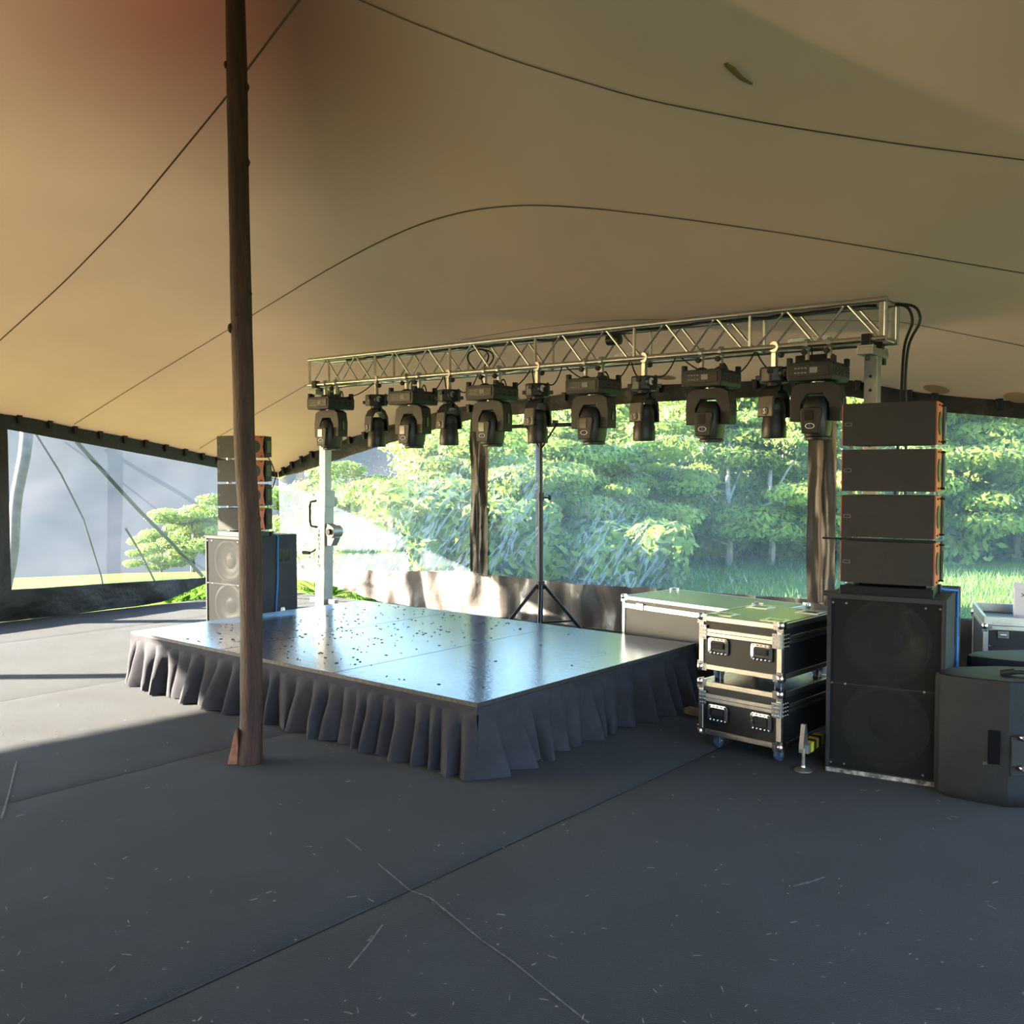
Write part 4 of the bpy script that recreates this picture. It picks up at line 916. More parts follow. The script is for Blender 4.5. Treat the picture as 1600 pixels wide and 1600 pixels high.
def array_box(label, loc, rz, group):
    o = thing('line_array_speaker', label, 'loudspeaker', loc, rz, group)
    m = MB(); m.prism([(-AW / 2 + .008, 0.0), (AW / 2 - .008, 0.0), (AW / 2 - 0.012, 0.10), (AW / 2 - 0.045, AD), (-AW / 2 + 0.045, AD), (-AW / 2 + 0.012, 0.10)], 0.004, AH - .004, 'z'); m.build('cabinet', BLACK, o, bevel=0.004)
    m = MB()
    vs = []
    nx = 12
    for j in (0, 1):
        for i in range(nx + 1):
            x = -AW / 2 + 0.006 + (AW - .012) * i / nx; y = -0.012 - 0.008 * (1 - (2 * i / nx - 1) ** 2); vs.append((x, y, 0.004 if j == 0 else AH - 0.004))
    for j in (0, 1):
        for i in range(nx + 1):
            x = -AW / 2 + 0.006 + (AW - .012) * i / nx; vs.append((x, 0.0, 0.004 if j == 0 else AH - 0.004))
    w = nx + 1; fs = []
    for i in range(nx): fs += [(i, i + 1, w + i + 1, w + i), (2 * w + i, 3 * w + i, 3 * w + i + 1, 2 * w + i + 1), (i, 2 * w + i, 2 * w + i + 1, i + 1), (w + i, w + i + 1, 3 * w + i + 1, 3 * w + i)]
    fs += [(0, w, 3 * w, 2 * w), (nx, 2 * w + nx, 3 * w + nx, w + nx)]
    m.add(vs, fs); g = m.build('grille', GRILLE, o)
    m = MB(); c = (-AW / 2 + 0.035, -0.022, AH * .5)
    for dx, dz, wx, wz in ((0, 0.008, 0.034, 0.002), (0, -0.008, 0.034, 0.002), (-0.017, 0, 0.002, 0.016), (0.017, 0, 0.002, 0.016)): m.box((c[0] + dx, c[1] + 0.003, c[2] + dz), (wx, 0.004, wz))
    m.build('badge', PRINT, g)
    for s_ in (-1, 1):
        # waisted side plate with a round cup
        e = [(0.0, 0.004), (0.205, 0.004), (0.195, 0.05), (0.18, AH / 2), (0.195, AH - 0.05), (0.205, AH - 0.004), (0.0, AH - 0.004)]
        x0 = s_ * (AW / 2 - 0.008)
        m = MB(); m.prism(e, x0, x0 + s_ * 0.010, 'x'); sp = m.build('side_panel', ORANGE, o, bevel=0.001)
        m = MB(); m.lathe([(0.056, 0), (0.056, 0.003), (0.05, 0.004)], (x0 + s_ * 0.009, 0.085, AH / 2), RY(s_ * PI / 2), 24); m.build('handle_cup', CUP, sp)
        m = MB(); m.lathe([(0.056, 0.003), (0.061, 0.003), (0.061, 0.0055), (0.056, 0.0055)], (x0 + s_ * 0.009, 0.085, AH / 2), RY(s_ * PI / 2), 24); m.build('cup_rim', BLACK, sp)
        m = MB(); m.box((x0 + s_ * 0.004, 0.25, AH / 2), (0.03, 0.085, AH - 0.02)); m.build('rear_cheek', BLACK2, o, bevel=0.004)
        m = MB(); m.box((x0 + s_ * 0.020, 0.25, AH / 2), (0.006, 0.05, AH * .55)); m.build('rear_slot', GLOSSB, o, bevel=0.002)
        m = MB()
        for z in (0.02, AH - 0.02): m.cyl((x0 + s_ * 0.006, 0.15, z), (x0 + s_ * 0.035, 0.15, z), 0.005, n=8); m.cyl((x0 + s_ * 0.006, 0.05, z), (x0 + s_ * 0.016, 0.05, z), 0.005, n=8)
        m.build('rigging_pin', BLSTEEL, o)
        m = MB(); m.box((s_ * (AW / 2 - 0.03), 0.12, -0.004), (0.02, 0.05, 0.018)); m.build('link_bar', STEEL, o)
    return o
def stack(base, rz, side, ybk, words, xo=0.0):
    base = Vector((base[0], base[1], 0)); R = RZ(rz)
    subwoofer('tall dark double woofer cabinet under the %s speaker stack' % side, base, rz)
    p = base + R @ Vector((xo, ybk, SHT))
    fr = thing('array_base_frame', 'low black base frame between the %s woofer cabinet and its speakers' % side, 'frame', p, rz, 'base frames of the speaker stacks')
    m = MB()
    for x in (-AW / 2 + .03, AW / 2 - .03): m.box((x, AD / 2, 0.024), (0.03, AD, 0.048))
    m.box((0, 0.0, 0.024), (AW, 0.03, 0.047)); m.box((0, AD, 0.024), (AW, 0.03, 0.047)); m.build('rail', BLSTEEL, fr, bevel=0.003)
    for x in (-AW / 2 + .04, AW / 2 - .04): m = MB(); m.box((x, 0.12, 0.05), (0.02, 0.05, 0.02)); m.build('bracket', STEEL, fr)
    for k in range(4):
        array_box('%s line array speaker with orange sides in the %s stack' % (words[k], side), p + Vector((0, 0, 0.062 + k * AP)), rz, 'line array speakers of the %s stack' % side)
wd = ['lowest', 'second lowest', 'second highest', 'topmost']
RZR = math.atan2(-0.29, 0.508)
c = (Vector((1.736, 5.24, 0)) + Vector((2.244, 4.95, 0))) / 2
RZR = math.atan2(-0.30, 0.51)
stack((c.x, c.y), RZR, 'right', 0.02, wd)
LZ = math.atan2(-0.56, 0.83)
pl = PD(322, 960, 10.0)
cl = Vector((pl.x, pl.y, 0)) + RZ(LZ) @ Vector((SW / 2, 0, 0))
stack((cl.x, cl.y), LZ, 'left', 0.04, wd, 0.105)
# black bar poking out between two right boxes
R = RZ(RZR); q = Vector((c.x, c.y, 0)) + R @ Vector((0, 0.02, SHT + 0.062 + AP - 0.008)); m = MB(); m.box((0, 0, 0), (AW + 0.10, 0.02, 0.010)); o = m.build('rigging_bar', BLSTEEL, loc=q + R @ Vector((-0.045, -0.005, 0))); o.rotation_euler = (0, 0, RZR)
tag(o, 'thin black bar poking out left between the two lowest speakers of the right stack', 'bar')
# blue straps
for base, rz, side in ((c, RZR, 'right'), (cl, LZ, 'left')):
    R = RZ(rz); b = Vector((base.x, base.y, 0)); xs = SW / 2 + 0.004; P = [b + R @ Vector(v) for v in ((AW / 2 - 0.08, 0.30, SHT + 0.05), (SW / 2 - 0.05, 0.38, SHT + 0.012), (xs + 0.004, 0.44, SHT + 0.004), (xs + .004, 0.445, SHT - 0.03), (xs + 0.008, 0.43, 0.5), (xs + 0.006, 0.40 if side == 'left' else 0.43, 0.15), (xs + 0.012, 0.38, 0.008))]
    m = MB(); m.tube(P, 0.008 if side == 'right' else 0.010, 8); tag(m.build('blue_strap', BLUE, smooth=True), 'blue cable running down the right side of the %s woofer cabinet' % side, 'cable')
# cable loop beside the left stack
R = RZ(LZ); b = Vector((cl.x, cl.y, 0)); m = MB(); m.tube([b + R @ Vector(v) for v in ((AW / 2 - 0.02, 0.37, 1.85), (AW / 2 + 0.05, 0.40, 1.72), (AW / 2 + 0.10, 0.4, 1.6), (AW / 2 + 0.06, 0.4, 1.5), (AW / 2 + .0, 0.39, 1.42), (AW / 2 - 0.02, 0.38, 1.2), (AW / 2 - 0.04, 0.37, 1.05))], 0.006, 6)
tag(m.build('jumper_cable', CABLE, smooth=True), 'thin black jumper cable bowing out behind the left speaker stack', 'cable')

# ------------------------------------------------------------------ flight cases
def flight_case(name, label, loc, rz, w, d, h, lid, casters, handles, dishes, latch=(), body=LAM, top=LAMTOP, group=None, ex=0.03, band=0.045, opened=False, ch=0.10):
    o = thing(name, label, 'flight case', loc, rz, group)
    z0 = ch if casters else 0.0
    zs = z0 + h - lid
    m = MB(); m.box((0, d / 2, z0 + (h - lid) / 2), (w - 0.012, d - 0.012, h - lid - 0.004)); m.build('body', body, o)
    if not opened:
        m = MB(); m.box((0, d / 2, zs + lid / 2), (w - 0.012, d - 0.012, lid - 0.006)); lo = m.build('lid', body, o)
        m = MB(); m.box((0, d / 2, z0 + h - 0.004), (w - 0.03, d - 0.03, 0.008)); m.build('top_panel', top, lo)
    t_ = ex
    def strip(c, dd): m = MB(); m.box(c, dd); m.build('edge_trim', ALU, o, bevel=0.002, seg=1)
    zt = z0 + h if not opened else zs
    for z in (z0 + t_ / 2, zt - t_ / 2):
        strip((0, t_ / 2 - 0.002, z), (w, t_, t_)); strip((0, d - t_ / 2 + 0.002, z), (w, t_, t_))
        strip((-w / 2 + t_ / 2, d / 2, z), (t_, d - 2 * t_, t_)); strip((w / 2 - t_ / 2, d / 2, z), (t_, d - 2 * t_, t_))
    for x in (-w / 2 + t_ / 2, w / 2 - t_ / 2):
        for y in (t_ / 2 - .002, d - t_ / 2 + .002): strip((x, y, (z0 + zt) / 2), (t_, t_, zt - z0 - 2 * t_))
    if not opened:
        for z, bh in ((zs, band),):
            strip((0, 0.0, z), (w - 2 * t_, 0.008, bh)); strip((0, d, z), (w - 2 * t_, 0.008, bh))
            strip((-w / 2, d / 2, z), (0.008, d - 2 * t_, bh)); strip((w / 2, d / 2, z), (0.008, d - 2 * t_, bh))
            m = MB(); m.box((0, -0.0045, z), (w - 2 * t_, 0.002, 0.003)); m.box((w / 2 + .0045, d / 2, z), (0.002, d - 2 * t_, 0.003)); m.build('lid_joint', GLOSSB, o)
    for x in (-1, 1):
        for y in (0, d):
            for z in (z0, zt):
                m = MB(); sz = 1 if z == zt else -1; cx, cy, cz = x * (w / 2 - 0.008), (0.006 if y == 0 else d - 0.006), z - sz * 0.008
                m.lathe([(0.006, -0.022), (0.018, -0.016), (0.024, 0), (0.018, 0.016), (0.006, 0.022)], (cx, cy, cz), None, 12)
                sy = -1 if y == 0 else 1
                m.box((cx - x * 0.022, cy + sy * 0.006, cz - sz * 0.004), (0.045, 0.006, 0.045)); m.box((cx + x * 0.006, cy - sy * 0.022, cz - sz * 0.004), (0.006, 0.045, 0.045))
                m.box((cx, cy + sy * 0.004, cz - sz * 0.022), (0.036, 0.01, 0.03))
                m.build('ball_corner', CHROME, o, smooth=True)
    # braces with rivets over the lid joint at the corners
    if not opened and band > 0.04:
        for x in (-1, 1):
            for k in range(2):
                m = MB(); px_ = (x * (w / 2 - 0.03), -0.006, zs) if k == 0 else (x * (w / 2 + 0.004), 0.045, zs)
                m.box(px_, (0.05, 0.006, 0.085) if k == 0 else (0.006, 0.07, 0.085))
                for i in range(3):
                    for j in range(4):
                        rp = (px_[0] - 0.017 + 0.017 * i, px_[1] - 0.004, zs - 0.033 + 0.022 * j) if k == 0 else (px_[0] + x * 0.004, px_[1] - 0.024 + 0.024 * i, zs - 0.033 + 0.022 * j)
                        m.lathe([(0.006, -0.003), (0.005, 0.003)], rp, RX(PI / 2) if k == 0 else RY(x * PI / 2), 8)
                m.build('corner_brace', CHROME, o)
    for (hx, hz) in handles:
        m = MB(); W_, H_ = 0.135, 0.098
        # riveted dish frame
        poly = []
        for (sx, sz, a0) in ((1, 1, 0), (-1, 1, PI / 2), (-1, -1, PI), (1, -1, 1.5 * PI)):
            for k in range(4): a = a0 + k * PI / 6; poly.append((hx + sx * (W_ / 2 - 0.02) + 0.02 * math.cos(a), hz + sz * (H_ / 2 - 0.02) + 0.02 * math.sin(a)))
        inner = [(hx + (x - hx) * 0.72, hz + (z - hz) * 0.66) for x, z in poly]
        n = len(poly); vs = [(x, -0.006, z) for x, z in poly] + [(x, -0.010, z) for x, z in inner] + [(hx + (x - hx) * .92, 0.004, hz + (z - hz) * .9) for x, z in inner]
        fs = [(i, (i + 1) % n, n + (i + 1) % n, n + i) for i in range(n)] + [(n + i, n + (i + 1) % n, 2 * n + (i + 1) % n, 2 * n + i) for i in range(n)]
        m.add(vs, fs)
        for k in range(5):
            for s_ in (-1, 1): m.lathe([(0.005, -0.003), (0.004, 0.003)], (hx - 0.05 + 0.025 * k, -0.010, hz + s_ * 0.041), RX(PI / 2), 6)
        hd = m.build('handle', CHROME, o, smooth=False)
        m = MB(); m.box((hx, -0.0045, hz), (W_ * .66, 0.003, H_ * .6)); m.build('handle_dish', BLACK, hd)
        m = MB(); m.box((hx, -0.013, hz + 0.004), (W_ * .56, 0.014, 0.034)); m.build('grip', RUBBER, hd, bevel=0.005)
    for (lx, ly) in dishes:
        m = MB(); m.box((lx, ly, z0 + h + 0.001), (0.15, 0.11, 0.006)); dd = m.build('caster_dish', ALU, o, bevel=0.002); m = MB(); m.box((lx, ly, z0 + h + 0.0045), (0.085, 0.055, 0.002)); m.build('dish_well', GLOSSB, dd)
    for (lx, lz) in latch:
        m = MB(); m.box((lx, -0.008, lz), (0.07, 0.008, 0.05)); m.tube([(lx - 0.02, -0.014, lz), (lx + 0.02, -0.014, lz)], 0.006, 8); m.build('latch', CHROME, o, bevel=0.002)
    if casters:
        for x in (-1, 1):
            for y in (0.10, d - 0.10):
                cx = x * (w / 2 - 0.07); m = MB(); m.box((cx, y, z0 - 0.006), (0.08, 0.08, 0.008)); m.box((cx - 0.019, y + .01, z0 - 0.04), (0.004, 0.04, 0.065)); m.box((cx + 0.019, y + .01, z0 - 0.04), (0.004, 0.04, 0.065)); m.cyl((cx - .024, y + .012, 0.042), (cx + .024, y + .012, 0.042), 0.008, n=8)
                cs = m.build('caster', STEEL, o, bevel=0.001, seg=1)
                m = MB(); m.lathe([(0.030, -0.014), (0.040, -0.013), (0.042, -0.006), (0.042, 0.006), (0.040, 0.013), (0.03, 0.014)], (cx, y + 0.012, 0.042), RY(PI / 2), 20); m.build('wheel', CASTER, cs, smooth=True)
    return o
CZ = math.atan2(-0.69, 0.72)
CW, CD, CH = 0.535, 0.66, 0.315
f0 = G(1090, 1176); f1 = G(1227, 1206)
fc = Vector(((1.118 + 1.49) / 2, (5.67 + 5.28) / 2, 0))
flight_case('flight_case', 'lower of two stacked black flight cases with silver edges, standing on blue wheels', fc, CZ, CW, CD, CH, 0.095, True, [(-0.135, 0.235), (0.145, 0.235)], [], group='stacked flight cases')
flight_case('flight_case', 'upper of two stacked black flight cases with silver edges, resting on the lower one', (fc.x, fc.y, 0.10 + CH + 0.0), CZ, CW, CD, CH, 0.095, True, [(-0.135, 0.225 - .01), (0.145, 0.225 - .01)],
            [(-CW / 2 + .10, 0.12), (CW / 2 - .10, 0.12), (-CW / 2 + .10, CD - 0.12), (CW / 2 - .10, CD - 0.12)], group='stacked flight cases', ch=0.072)
BZ = math.atan2(-0.75, 0.66)
b0 = Vector((0.875, 7.58, 0)); bw = 1.27
bc = b0 + RZ(BZ) @ Vector((bw / 2, 0, 0))
flight_case('road_case', 'long low grey road case with silver lid edge, behind the stage right corner', bc, BZ, bw, 0.64, 0.57, 0.075, True, [], [], [(-bw / 2 + 0.19, 0.60)], LAMGREY, LAMTOP, ex=0.028, band=0.038)
# timber offcut on the floor between stage and cases
q = G(1072, 1062, 0.02); m = MB(); m.box((0, 0, 0.02), (0.34, 0.07, 0.04)); o = m.build('timber_offcut', TIMBER, bevel=0.003, loc=(1.32, 6.40, 0.0)); o.rotation_euler = (0, 0, CZ); tag(o, 'short timber offcut lying on the floor behind the stacked cases', 'timber')

# open case with a carton at the right edge
oz = math.atan2(-0.35, 0.94); op = G(1537, 972, 0.62)
oc = Vector((op.x, op.y, 0)) + RZ(oz) @ Vector((0.5, 0, 0))
o = flight_case('open_case', 'open black flight case with silver rim holding a white carton at the right edge', oc, oz, 1.0, 0.75, 0.60, 0.0, False, [], [], [(-0.38, 0.54)], LAM, LAMTOP, ex=0.03, band=0.0, opened=True)
m = MB(); z = 0.60
for cc, dd in (((0, 0.01, z + 0.03), (1.0, 0.02, 0.06)), ((0, 0.74, z + 0.03), (1.0, 0.02, 0.06)), ((-0.49, 0.375, z + 0.03), (0.02, 0.71, 0.06)), ((0.49, 0.375, z + 0.03), (0.02, 0.71, 0.06))): m.box(cc, dd)
m.build('rim', ALU, o, bevel=0.003)
m = MB()
for k in range(6): m.lathe([(0.007, -0.003), (0.005, 0.003)], (-0.46 + 0.03 * (k % 2), -0.007, 0.30 + 0.08 * (k // 2)), RX(PI / 2), 8)
m.build('rivet', CHROME, o)
bp_ = oc + RZ(oz) @ Vector((-0.02, 0.36, 0.602))
cb = thing('carton', 'white cardboard carton with raised flap and pen scribble in the open flight case', 'box', bp_, oz - 0.1)
m = MB(); m.box((0, 0, 0.115), (0.50, 0.36, 0.23)); m.build('carton_body', CARD, cb, bevel=0.003)
m = MB(); m.box((-0.12, -0.15, 0.25), (0.26, 0.02, 0.045), RX(-0.2)); m.build('flap', CARD, cb, bevel=0.002)
m = MB(); rr = random.Random(4)
for k in range(7): x = -0.19 + 0.032 * k; m.tube([(x, -0.1812, 0.185), (x + 0.008, -0.1812, 0.203 - 0.004 * (k % 3)), (x + 0.016, -0.1812, 0.187), (x + 0.024, -0.1812, 0.196)], 0.0016, 4)
m.tube([(-0.21, -0.1812, 0.205), (-0.185, -0.1812, 0.178)], 0.002, 4); m.tube([(-0.21, -0.1812, 0.178), (-0.185, -0.1812, 0.205)], 0.002, 4)
m.build('scribble', INK, cb)

# moulded loudspeakers at the right edge
def moulded(label, loc, rz, h):
    o = thing('portable_speaker', label, 'loudspeaker', loc, rz, 'moulded loudspeakers at the right edge')
    # plan: rounded left flank, flat rear faces
    poly = [(0.0, 0.0), (-0.155, 0.095), (-0.222, 0.145), (-0.258, 0.195), (-0.255, 0.26), (-0.20, 0.32), (-0.10, 0.37), (0.12, 0.40), (0.36, 0.36), (0.42, 0.25), (0.40, 0.08), (0.34, 0.0)]
    m = MB(); vs = []; zs = [0.0, 0.02, 0.08, h - 0.03, h - 0.006, h]; sc_ = [0.93, 0.985, 1.0, 1.0, 0.985, 0.95]; cx, cy = 0.06, 0.19
    for z, s_ in zip(zs, sc_):
        for x, y in poly: vs.append((cx + (x - cx) * s_, cy + (y - cy) * s_, z))
    n = len(poly); fs = [(i * n + k, i * n + (k + 1) % n, (i + 1) * n + (k + 1) % n, (i + 1) * n + k) for i in range(len(zs) - 1) for k in range(n)] + [tuple(range(n))[::-1], tuple(range((len(zs) - 1) * n, len(zs) * n))]
    m.add(vs, fs); m.build('cabinet', TOPSP, o, smooth=True, ang=0.5)
    # grip slot in the left face, amplifier panel and knobs on the rear
    d = Vector((-0.155, 0.095, 0)).normalized(); nn_ = Vector((-0.095, -0.155, 0)).normalized(); R = Matrix((d, Vector((-d.y, d.x, 0)), Vector((0, 0, 1)))).transposed()
    p = d * 0.065 + nn_ * 0.002
    m = MB(); m.box((p.x, p.y, h * .47), (0.055, 0.006, h * .27), R); hs = m.build('grip_slot', GLOSSB, o, bevel=0.002)
    m = MB(); p = d * 0.10 + nn_ * 0.010; m.box((p.x, p.y, h * .34), (0.02, 0.02, 0.016), R); m.build('latch_pin', CHROME, hs)
    m = MB(); m.box((0.17, -0.004, h * .45), (0.32, 0.012, h * .24)); pn = m.build('rear_panel', BLACK, o, bevel=0.004)
    for z in (h * .57, h * .33):
        m = MB(); m.lathe([(0.012, 0), (0.016, 0.004), (0.016, 0.022), (0.010, 0.03)], (0.055, -0.01, z), RX(PI / 2), 12); m.build('knob', CHROME, pn, smooth=True)
    m = MB(); m.box((0.17, -0.003, h * .30), (0.32, 0.008, 0.05)); m.build('lower_ledge', BLACK2, o, bevel=0.003)
    return o
mc = G(1574, 1263)
moulded('black moulded portable loudspeaker standing nearest at the right edge', (mc.x, mc.y, 0), math.radians(-2), 0.625)
moulded('black moulded portable loudspeaker standing behind the nearest one at the right edge', (mc.x + 0.38, mc.y + 0.46, 0), math.radians(-2), 0.625)
m = MB(); t0 = Vector((mc.x + 0.06, mc.y + 0.16, 0.632)); m.tube([t0, t0 + Vector((0.06, -0.02, 0.012)), t0 + Vector((0.14, -0.05, 0.008)), t0 + Vector((0.25, -0.06, 0.008))], 0.010, 8); m.tube([t0 + Vector((-0.02, 0.01, 0.0)), t0 + Vector((0.04, -0.01, 0.014))], 0.015, 8)
tag(m.build('jack_cable', CABLE, smooth=True), 'black cable with plug lying on top of the nearest moulded loudspeaker', 'cable')

# ------------------------------------------------------------------ outside
def terr(x, y):
    x = np.asarray(x, float); y = np.asarray(y, float)
    r = np.hypot(x, y); az = x / np.maximum(y, 1.0)
    sm = np.clip((az + 0.22) / 0.30, 0, 1); sm = sm * sm * (3 - 2 * sm)
    sl_ = 0.13 + 0.33 * np.clip((az - 0.02) / 0.18, 0, 1)
    hill = sl_ * np.maximum(0, 0.35 * x + 0.94 * y - 22.0) * sm
    fall = -0.15 * np.maximum(0, r - 18.0) * (1 - sm) * (y > 0)
    fall = np.maximum(fall, -12)
    return -0.10 + hill + fall
xs = np.linspace(-90, 110, 121); ys_ = np.linspace(-30, 120, 101)
XX, YY = np.meshgrid(xs, ys_); ZZ = terr(XX, YY) + 0.05 * np.sin(XX * 0.9) * np.cos(YY * 0.7) * (np.hypot(XX, YY) > 20)
idx = np.arange(100)[:, None] * 121 + np.arange(120)[None, :]
gr = np_mesh('ground', np.stack([XX, YY, ZZ], -1).reshape(-1, 3), np.stack([idx, idx + 1, idx + 122, idx + 121], -1).reshape(-1, 4), GROUND, smooth=True)
struct(gr, 'grassy ground outside the tent')
# far mountain side
xs = np.linspace(-420, 320, 90); t_ = np.linspace(0, 1, 40)
XX, TT = np.meshgrid(xs, t_)
nz = np.array([[noise.noise(Vector((x * 0.012, t * 2.2, 3.3))) + 0.5 * noise.noise(Vector((x * 0.035, t * 6, 1.1))) for x in xs] for t in t_])
YY = 260 + 150 * TT + 0.12 * np.abs(XX) ; ZZ = -45 + 90 * TT + nz * 9 * TT
idx = np.arange(39)[:, None] * 90 + np.arange(89)[None, :]
mt_ = np_mesh('mountain', np.stack([XX, YY, ZZ], -1).reshape(-1, 3), np.stack([idx, idx + 1, idx + 91, idx + 90], -1).reshape(-1, 4), MOUNT, smooth=True)
struct(mt_, 'far mountain side beyond the field')

def leaf_cloud(centers, radii, counts, size, seed):
    rs = np.random.RandomState(seed); Vs = []
    for (c, r, n) in zip(centers, radii, counts):
        d = rs.normal(size=(n, 3)); d /= np.linalg.norm(d, axis=1, keepdims=True)
        rad = rs.uniform(0.55, 1.05, (n, 1)) ** 0.6
        p = np.asarray(c) + d * rad * np.asarray(r)
        nrm = d + rs.normal(scale=0.5, size=(n, 3)) + np.array([0, 0, 0.35]); nrm /= np.linalg.norm(nrm, axis=1, keepdims=True)
        a = np.cross(nrm, rs.normal(size=(n, 3))); a /= np.linalg.norm(a, axis=1, keepdims=True); b = np.cross(nrm, a)
        s = size * rs.uniform(0.6, 1.4, (n, 1))
        Vs.append(np.stack([p - a * s, p - b * s * 0.45, p + a * s, p + b * s * 0.45], 1).reshape(-1, 3))
    V = np.concatenate(Vs); return V, np.arange(len(V)).reshape(-1, 4)
def make_tree(seed, h, spread, m_leaf, bark):
    rs = np.random.RandomState(seed); cs = []; rads = []; cnt = []
    nb = 26
    tips = []
    for k in range(nb):
        th = rs.uniform(0, 2 * PI); q = rs.uniform(0.15, 1.0); zz = h * rs.uniform(0.22, 0.95)
        rr_ = spread * q * (1.0 - 0.55 * max(0, (zz / h - 0.5)) / 0.5)
        c = (rr_ * math.cos(th), rr_ * math.sin(th), zz); cs.append(c); s_ = spread * rs.uniform(0.30, 0.48); rads.append((s_, s_, s_ * 0.34)); cnt.append(850); tips.append(c)
    V, Q = leaf_cloud(cs, rads, cnt, 0.075, seed)
    m = MB(); m.tube([(0, 0, -0.3), (0.05, 0.02, h * .25), (-0.04, 0.04, h * .5), (0.02, 0, h * .82)], [0.11, 0.085, 0.06, 0.02], 8)
    for c in tips[:9]: m.tube([(0, 0, c[2] * 0.55), (c[0] * .5, c[1] * .5, c[2] * .82), c], [0.04, 0.028, 0.01], 5)
    return V, Q, m
protos = []
for k, (sd, h, sp) in enumerate(((1, 4.2, 1.9), (2, 5.0, 2.2), (3, 3.2, 1.8), (4, 5.8, 2.0))):
    protos.append(make_tree(sd, h, sp, LEAF, BARK))
cache = {}
def tree(kind, x, y, s_, rz, label, bark=None):
    o = thing('tree', label, 'tree', (x, y, float(terr(x, y))), rz, 'trees behind the tent')
    o.scale = (s_, s_, s_)
    V, Q, m = protos[kind]
    key = (kind, bark)
    if key not in cache:
        f = np_mesh('foliage', V, Q, LEAF, o); t_ = m.build('trunk', bark or BARK, o, smooth=True); cache[key] = (f, t_)
    else:
        for q in cache[key]: c_ = q.copy(); COL.objects.link(c_); c_.parent = o
for (px, Yd, kind, s_, lab, bk) in (
        (300, 17.0, 2, 0.42, 'low bright green bush tree seen through the left window just left of the left stack', None),
        (250, 19.5, 2, 0.34, 'small pale green bush seen through the middle of the left window', None),
        (470, 21.0, 2, 0.75, 'pale green spreading tree seen beside the left stand', None),
        (560, 17.0, 2, 0.60, 'green tree seen between the left stand and the black window divider', None),
        (640, 15.5, 2, 0.62, 'low leafy tree left of the black window divider', None),
        (705, 16.5, 0, 0.58, 'taller leafy tree just left of the black window divider', None),
        (800, 15.0, 2, 0.72, 'broad green tree just right of the black window divider', None),
        (880, 16.5, 0, 0.66, 'bright green tree right of the tripod stand', None),
        (980, 17.5, 2, 0.85, 'low bright tree behind the middle of the wide window', None),
        (1070, 21.0, 1, 0.70, 'layered green tree behind the right half of the wide window', PALEBARK),
        (1140, 18.0, 0, 0.74, 'layered tree with pale trunk left of the right window divider', PALEBARK),
        (1205, 18.0, 0, 0.72, 'pale trunked tree close to the right window divider', PALEBARK),
        (1340, 18.5, 0, 0.85, 'bright leafy tree behind the right loudspeaker stack', None),
        (1500, 18.5, 0, 0.90, 'bright feathery tree right of the right loudspeaker stack', None),
        (1590, 18.5, 1, 0.75, 'bright leafy tree at the right edge of the view', None)):
    x = (px - 800) / F * Yd; tree(kind, x, Yd, s_, px * 0.37, lab, bk)
# dense forest on the hillside
rs = np.random.RandomState(9); cs = []; rads = []; cnt = []
while len(cs) < 620:
    Yd = rs.uniform(24, 62); px = rs.uniform(520, 1720); x = (px - 800) / F * Yd
    if px < 700 and rs.uniform() < 0.5: continue
    z = float(terr(x, Yd)); r = rs.uniform(0.9, 2.1)
    hgt = rs.uniform(0.6, 3.6) if px > 640 else rs.uniform(0.3, 1.8)
    cs.append((x, Yd, z + hgt)); rads.append((r, r, r * rs.uniform(0.3, 0.6))); cnt.append(int(900 if Yd < 40 else 620))
for k in range(250):
    Yd = rs.uniform(18.5, 25) if k > 70 else rs.uniform(16.0, 20); px = rs.uniform(860, 1720) if k > 70 else rs.uniform(520, 900); x = (px - 800) / F * Yd; r = rs.uniform(0.5, 1.0)
    cs.append((x, Yd, float(terr(x, Yd)) + rs.uniform(0.2, 1.1))); rads.append((r, r, r * 0.6)); cnt.append(500)
for k in range(46):  # near bushes; the right-hand clumps are added to shade the grass
    Yd = rs.uniform(13.5, 15.2); px = rs.uniform(610, 880) if k < 32 else rs.uniform(920, 1040); x = (px - 800) / F * Yd; r = rs.uniform(0.4, 0.7)
    cs.append((x, Yd, float(terr(x, Yd)) + rs.uniform(0.25, 1.35 if k < 32 else 0.75))); rads.append((r, r, r * 0.6)); cnt.append(420)
V, Q = leaf_cloud(cs, rads, cnt, 0.095, 12)
tag(np_mesh('hillside_forest', V, Q, LEAF2), 'dense sunlit green forest covering the hillside behind the tent', 'forest', kind='stuff')
# long grass behind the back wall
rs = np.random.RandomState(21); n = 22000
a = rs.uniform(0.5, 13, n); b = rs.uniform(0.6, 10, n)
P0 = np.array(CORNER)[None, :] + a[:, None] * np.array(UB)[None, :] + b[:, None] * np.array(NB)[None, :]
P0[:, 2] = terr(P0[:, 0], P0[:, 1]); th = rs.uniform(0, 2 * PI, n); hh = rs.uniform(0.05, 0.20, n); w = 0.007
d = np.stack([np.cos(th), np.sin(th), np.zeros(n)], 1); ln = np.stack([rs.normal(scale=.35, size=n), rs.normal(scale=.35, size=n), np.ones(n)], 1)
V = np.stack([P0 - d * w, P0 + d * w, P0 + ln * hh[:, None]], 1).reshape(-1, 3)
tag(np_mesh('long_grass', V, np.arange(3 * n).reshape(-1, 3), GRASSB), 'long grass growing behind the back wall of the tent', 'grass', kind='stuff')
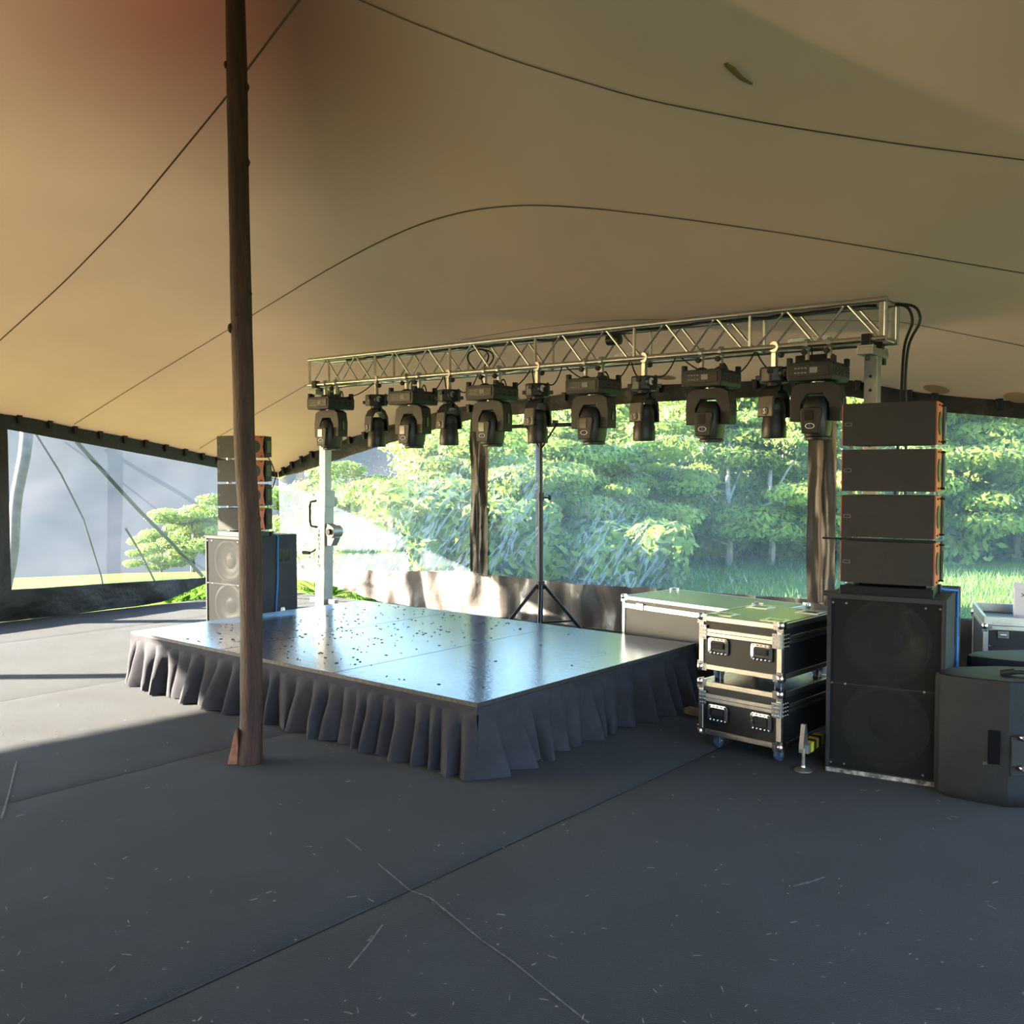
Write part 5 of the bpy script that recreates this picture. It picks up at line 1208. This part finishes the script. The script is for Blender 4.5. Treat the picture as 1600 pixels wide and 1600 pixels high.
# leafy plants outside, showing under the lifted hem
def fern(x, y, s_, seed, label):
    o = thing('fern_bush', label, 'bush', (x, y, -0.10), 0, 'leafy plants under the lifted wall hem')
    rs = random.Random(seed); m = MB()
    for k in range(46):
        th = rs.uniform(0, 2 * PI); L = s_ * rs.uniform(0.5, 1.0); el = rs.uniform(0.25, 1.3); d = Vector((math.cos(th) * math.cos(el), math.sin(th) * math.cos(el), math.sin(el)))
        sd = d.cross(Vector((0, 0, 1))).normalized(); dr = Vector((0, 0, -1)); b0 = Vector((rs.uniform(-.1, .1), rs.uniform(-.1, .1), 0.0))
        for j in range(7):
            t = 0.25 + 0.75 * j / 7; p = b0 + d * (L * t) + dr * (0.25 * L * t * t); l = 0.10 * s_ * (1.15 - t) + 0.03
            for q in (-1, 1): m.add([p, p + sd * q * l * .5 + d * .025 + Vector((0, 0, .01)), p + sd * q * l + d * 0.05, p + sd * q * l * .5 - d * .01], [(0, 1, 2, 3)])
    m.build('fronds', FERN, o)
    m = MB()
    for k in range(6): th = k * PI / 3; m.tube([(0, 0, -0.03), (0.08 * math.cos(th), 0.08 * math.sin(th), 0.16 * s_), (0.2 * s_ * math.cos(th), 0.2 * s_ * math.sin(th), 0.3 * s_)], [0.01, 0.007, 0.003], 5)
    m.build('stems', BARK, o)
for px, D, N, dd, s_, sd, lab in ((296, VB, NL, 0.35, 0.55, 1, 'green fern like plant under the lifted hem left of the left stack'), (345, VB, NL, 0.45, 0.5, 4, 'green fern like plant hidden half behind the left stack'),
                              (474, UB, NB, 0.35, 0.62, 2, 'bright green plant between the left stack and the crank stand'), (548, UB, NB, 0.28, 0.34, 3, 'small green plant under the hem right of the crank stand')):
    p = CORNER + D * wall_a(px, D) + N * dd; fern(p.x, p.y, s_, sd, lab)
# outside pole and guy ropes left of the corner
def outside(px, py, dd):               # a point dd outside the left wall
    d = ray(px, py); k = ((CORNER + NL * dd) - CAM).dot(NL) / d.dot(NL); return CAM + d * k
m = MB(); a, b = outside(42, 660, 0.75), outside(14, 895, 0.9); m.tube([a.lerp(b, t) + Vector((0.02 * math.sin(9 * t), 0, 0)) for t in np.linspace(0, 1.3, 12)], [0.075 - 0.02 * t for t in np.linspace(0, 1, 12)], 10)
tag(m.build('side_pole', mat('weathered_pole', (0.10, 0.10, 0.11), 0.8, var=0.3, vscale=9), smooth=True), 'weathered pole leaning outside the left window at its far left', 'pole')
for pts, r, lab in (([(55, 676), (95, 740), (130, 810), (158, 900), (170, 960)], 0.012, 'thin guy rope curving down outside the left window'), ([(118, 688), (160, 735), (215, 795), (270, 850), (330, 915)], 0.026, 'broad guy strap slanting down outside the left window'), ([(196, 825), (222, 868), (245, 915), (258, 950)], 0.014, 'short guy rope low outside the middle of the left window')):
    m = MB(); m.tube([outside(p[0], p[1], 0.25 + 0.5 * i) for i, p in enumerate(pts)], r, 6); tag(m.build('guy_rope', ROPE, smooth=True), lab, 'rope', 'guy ropes outside the left window')
q = CORNER + UB * wall_a(771) + NB * 0.9; m = MB(); m.cyl((q.x, q.y, -0.2), (q.x - 0.02, q.y, 2.0), 0.05, 0.045, n=10); tag(m.build('outer_pole', MATS['weathered_pole'], smooth=True), 'dark upright pole outside the wide window close to the black divider', 'pole')
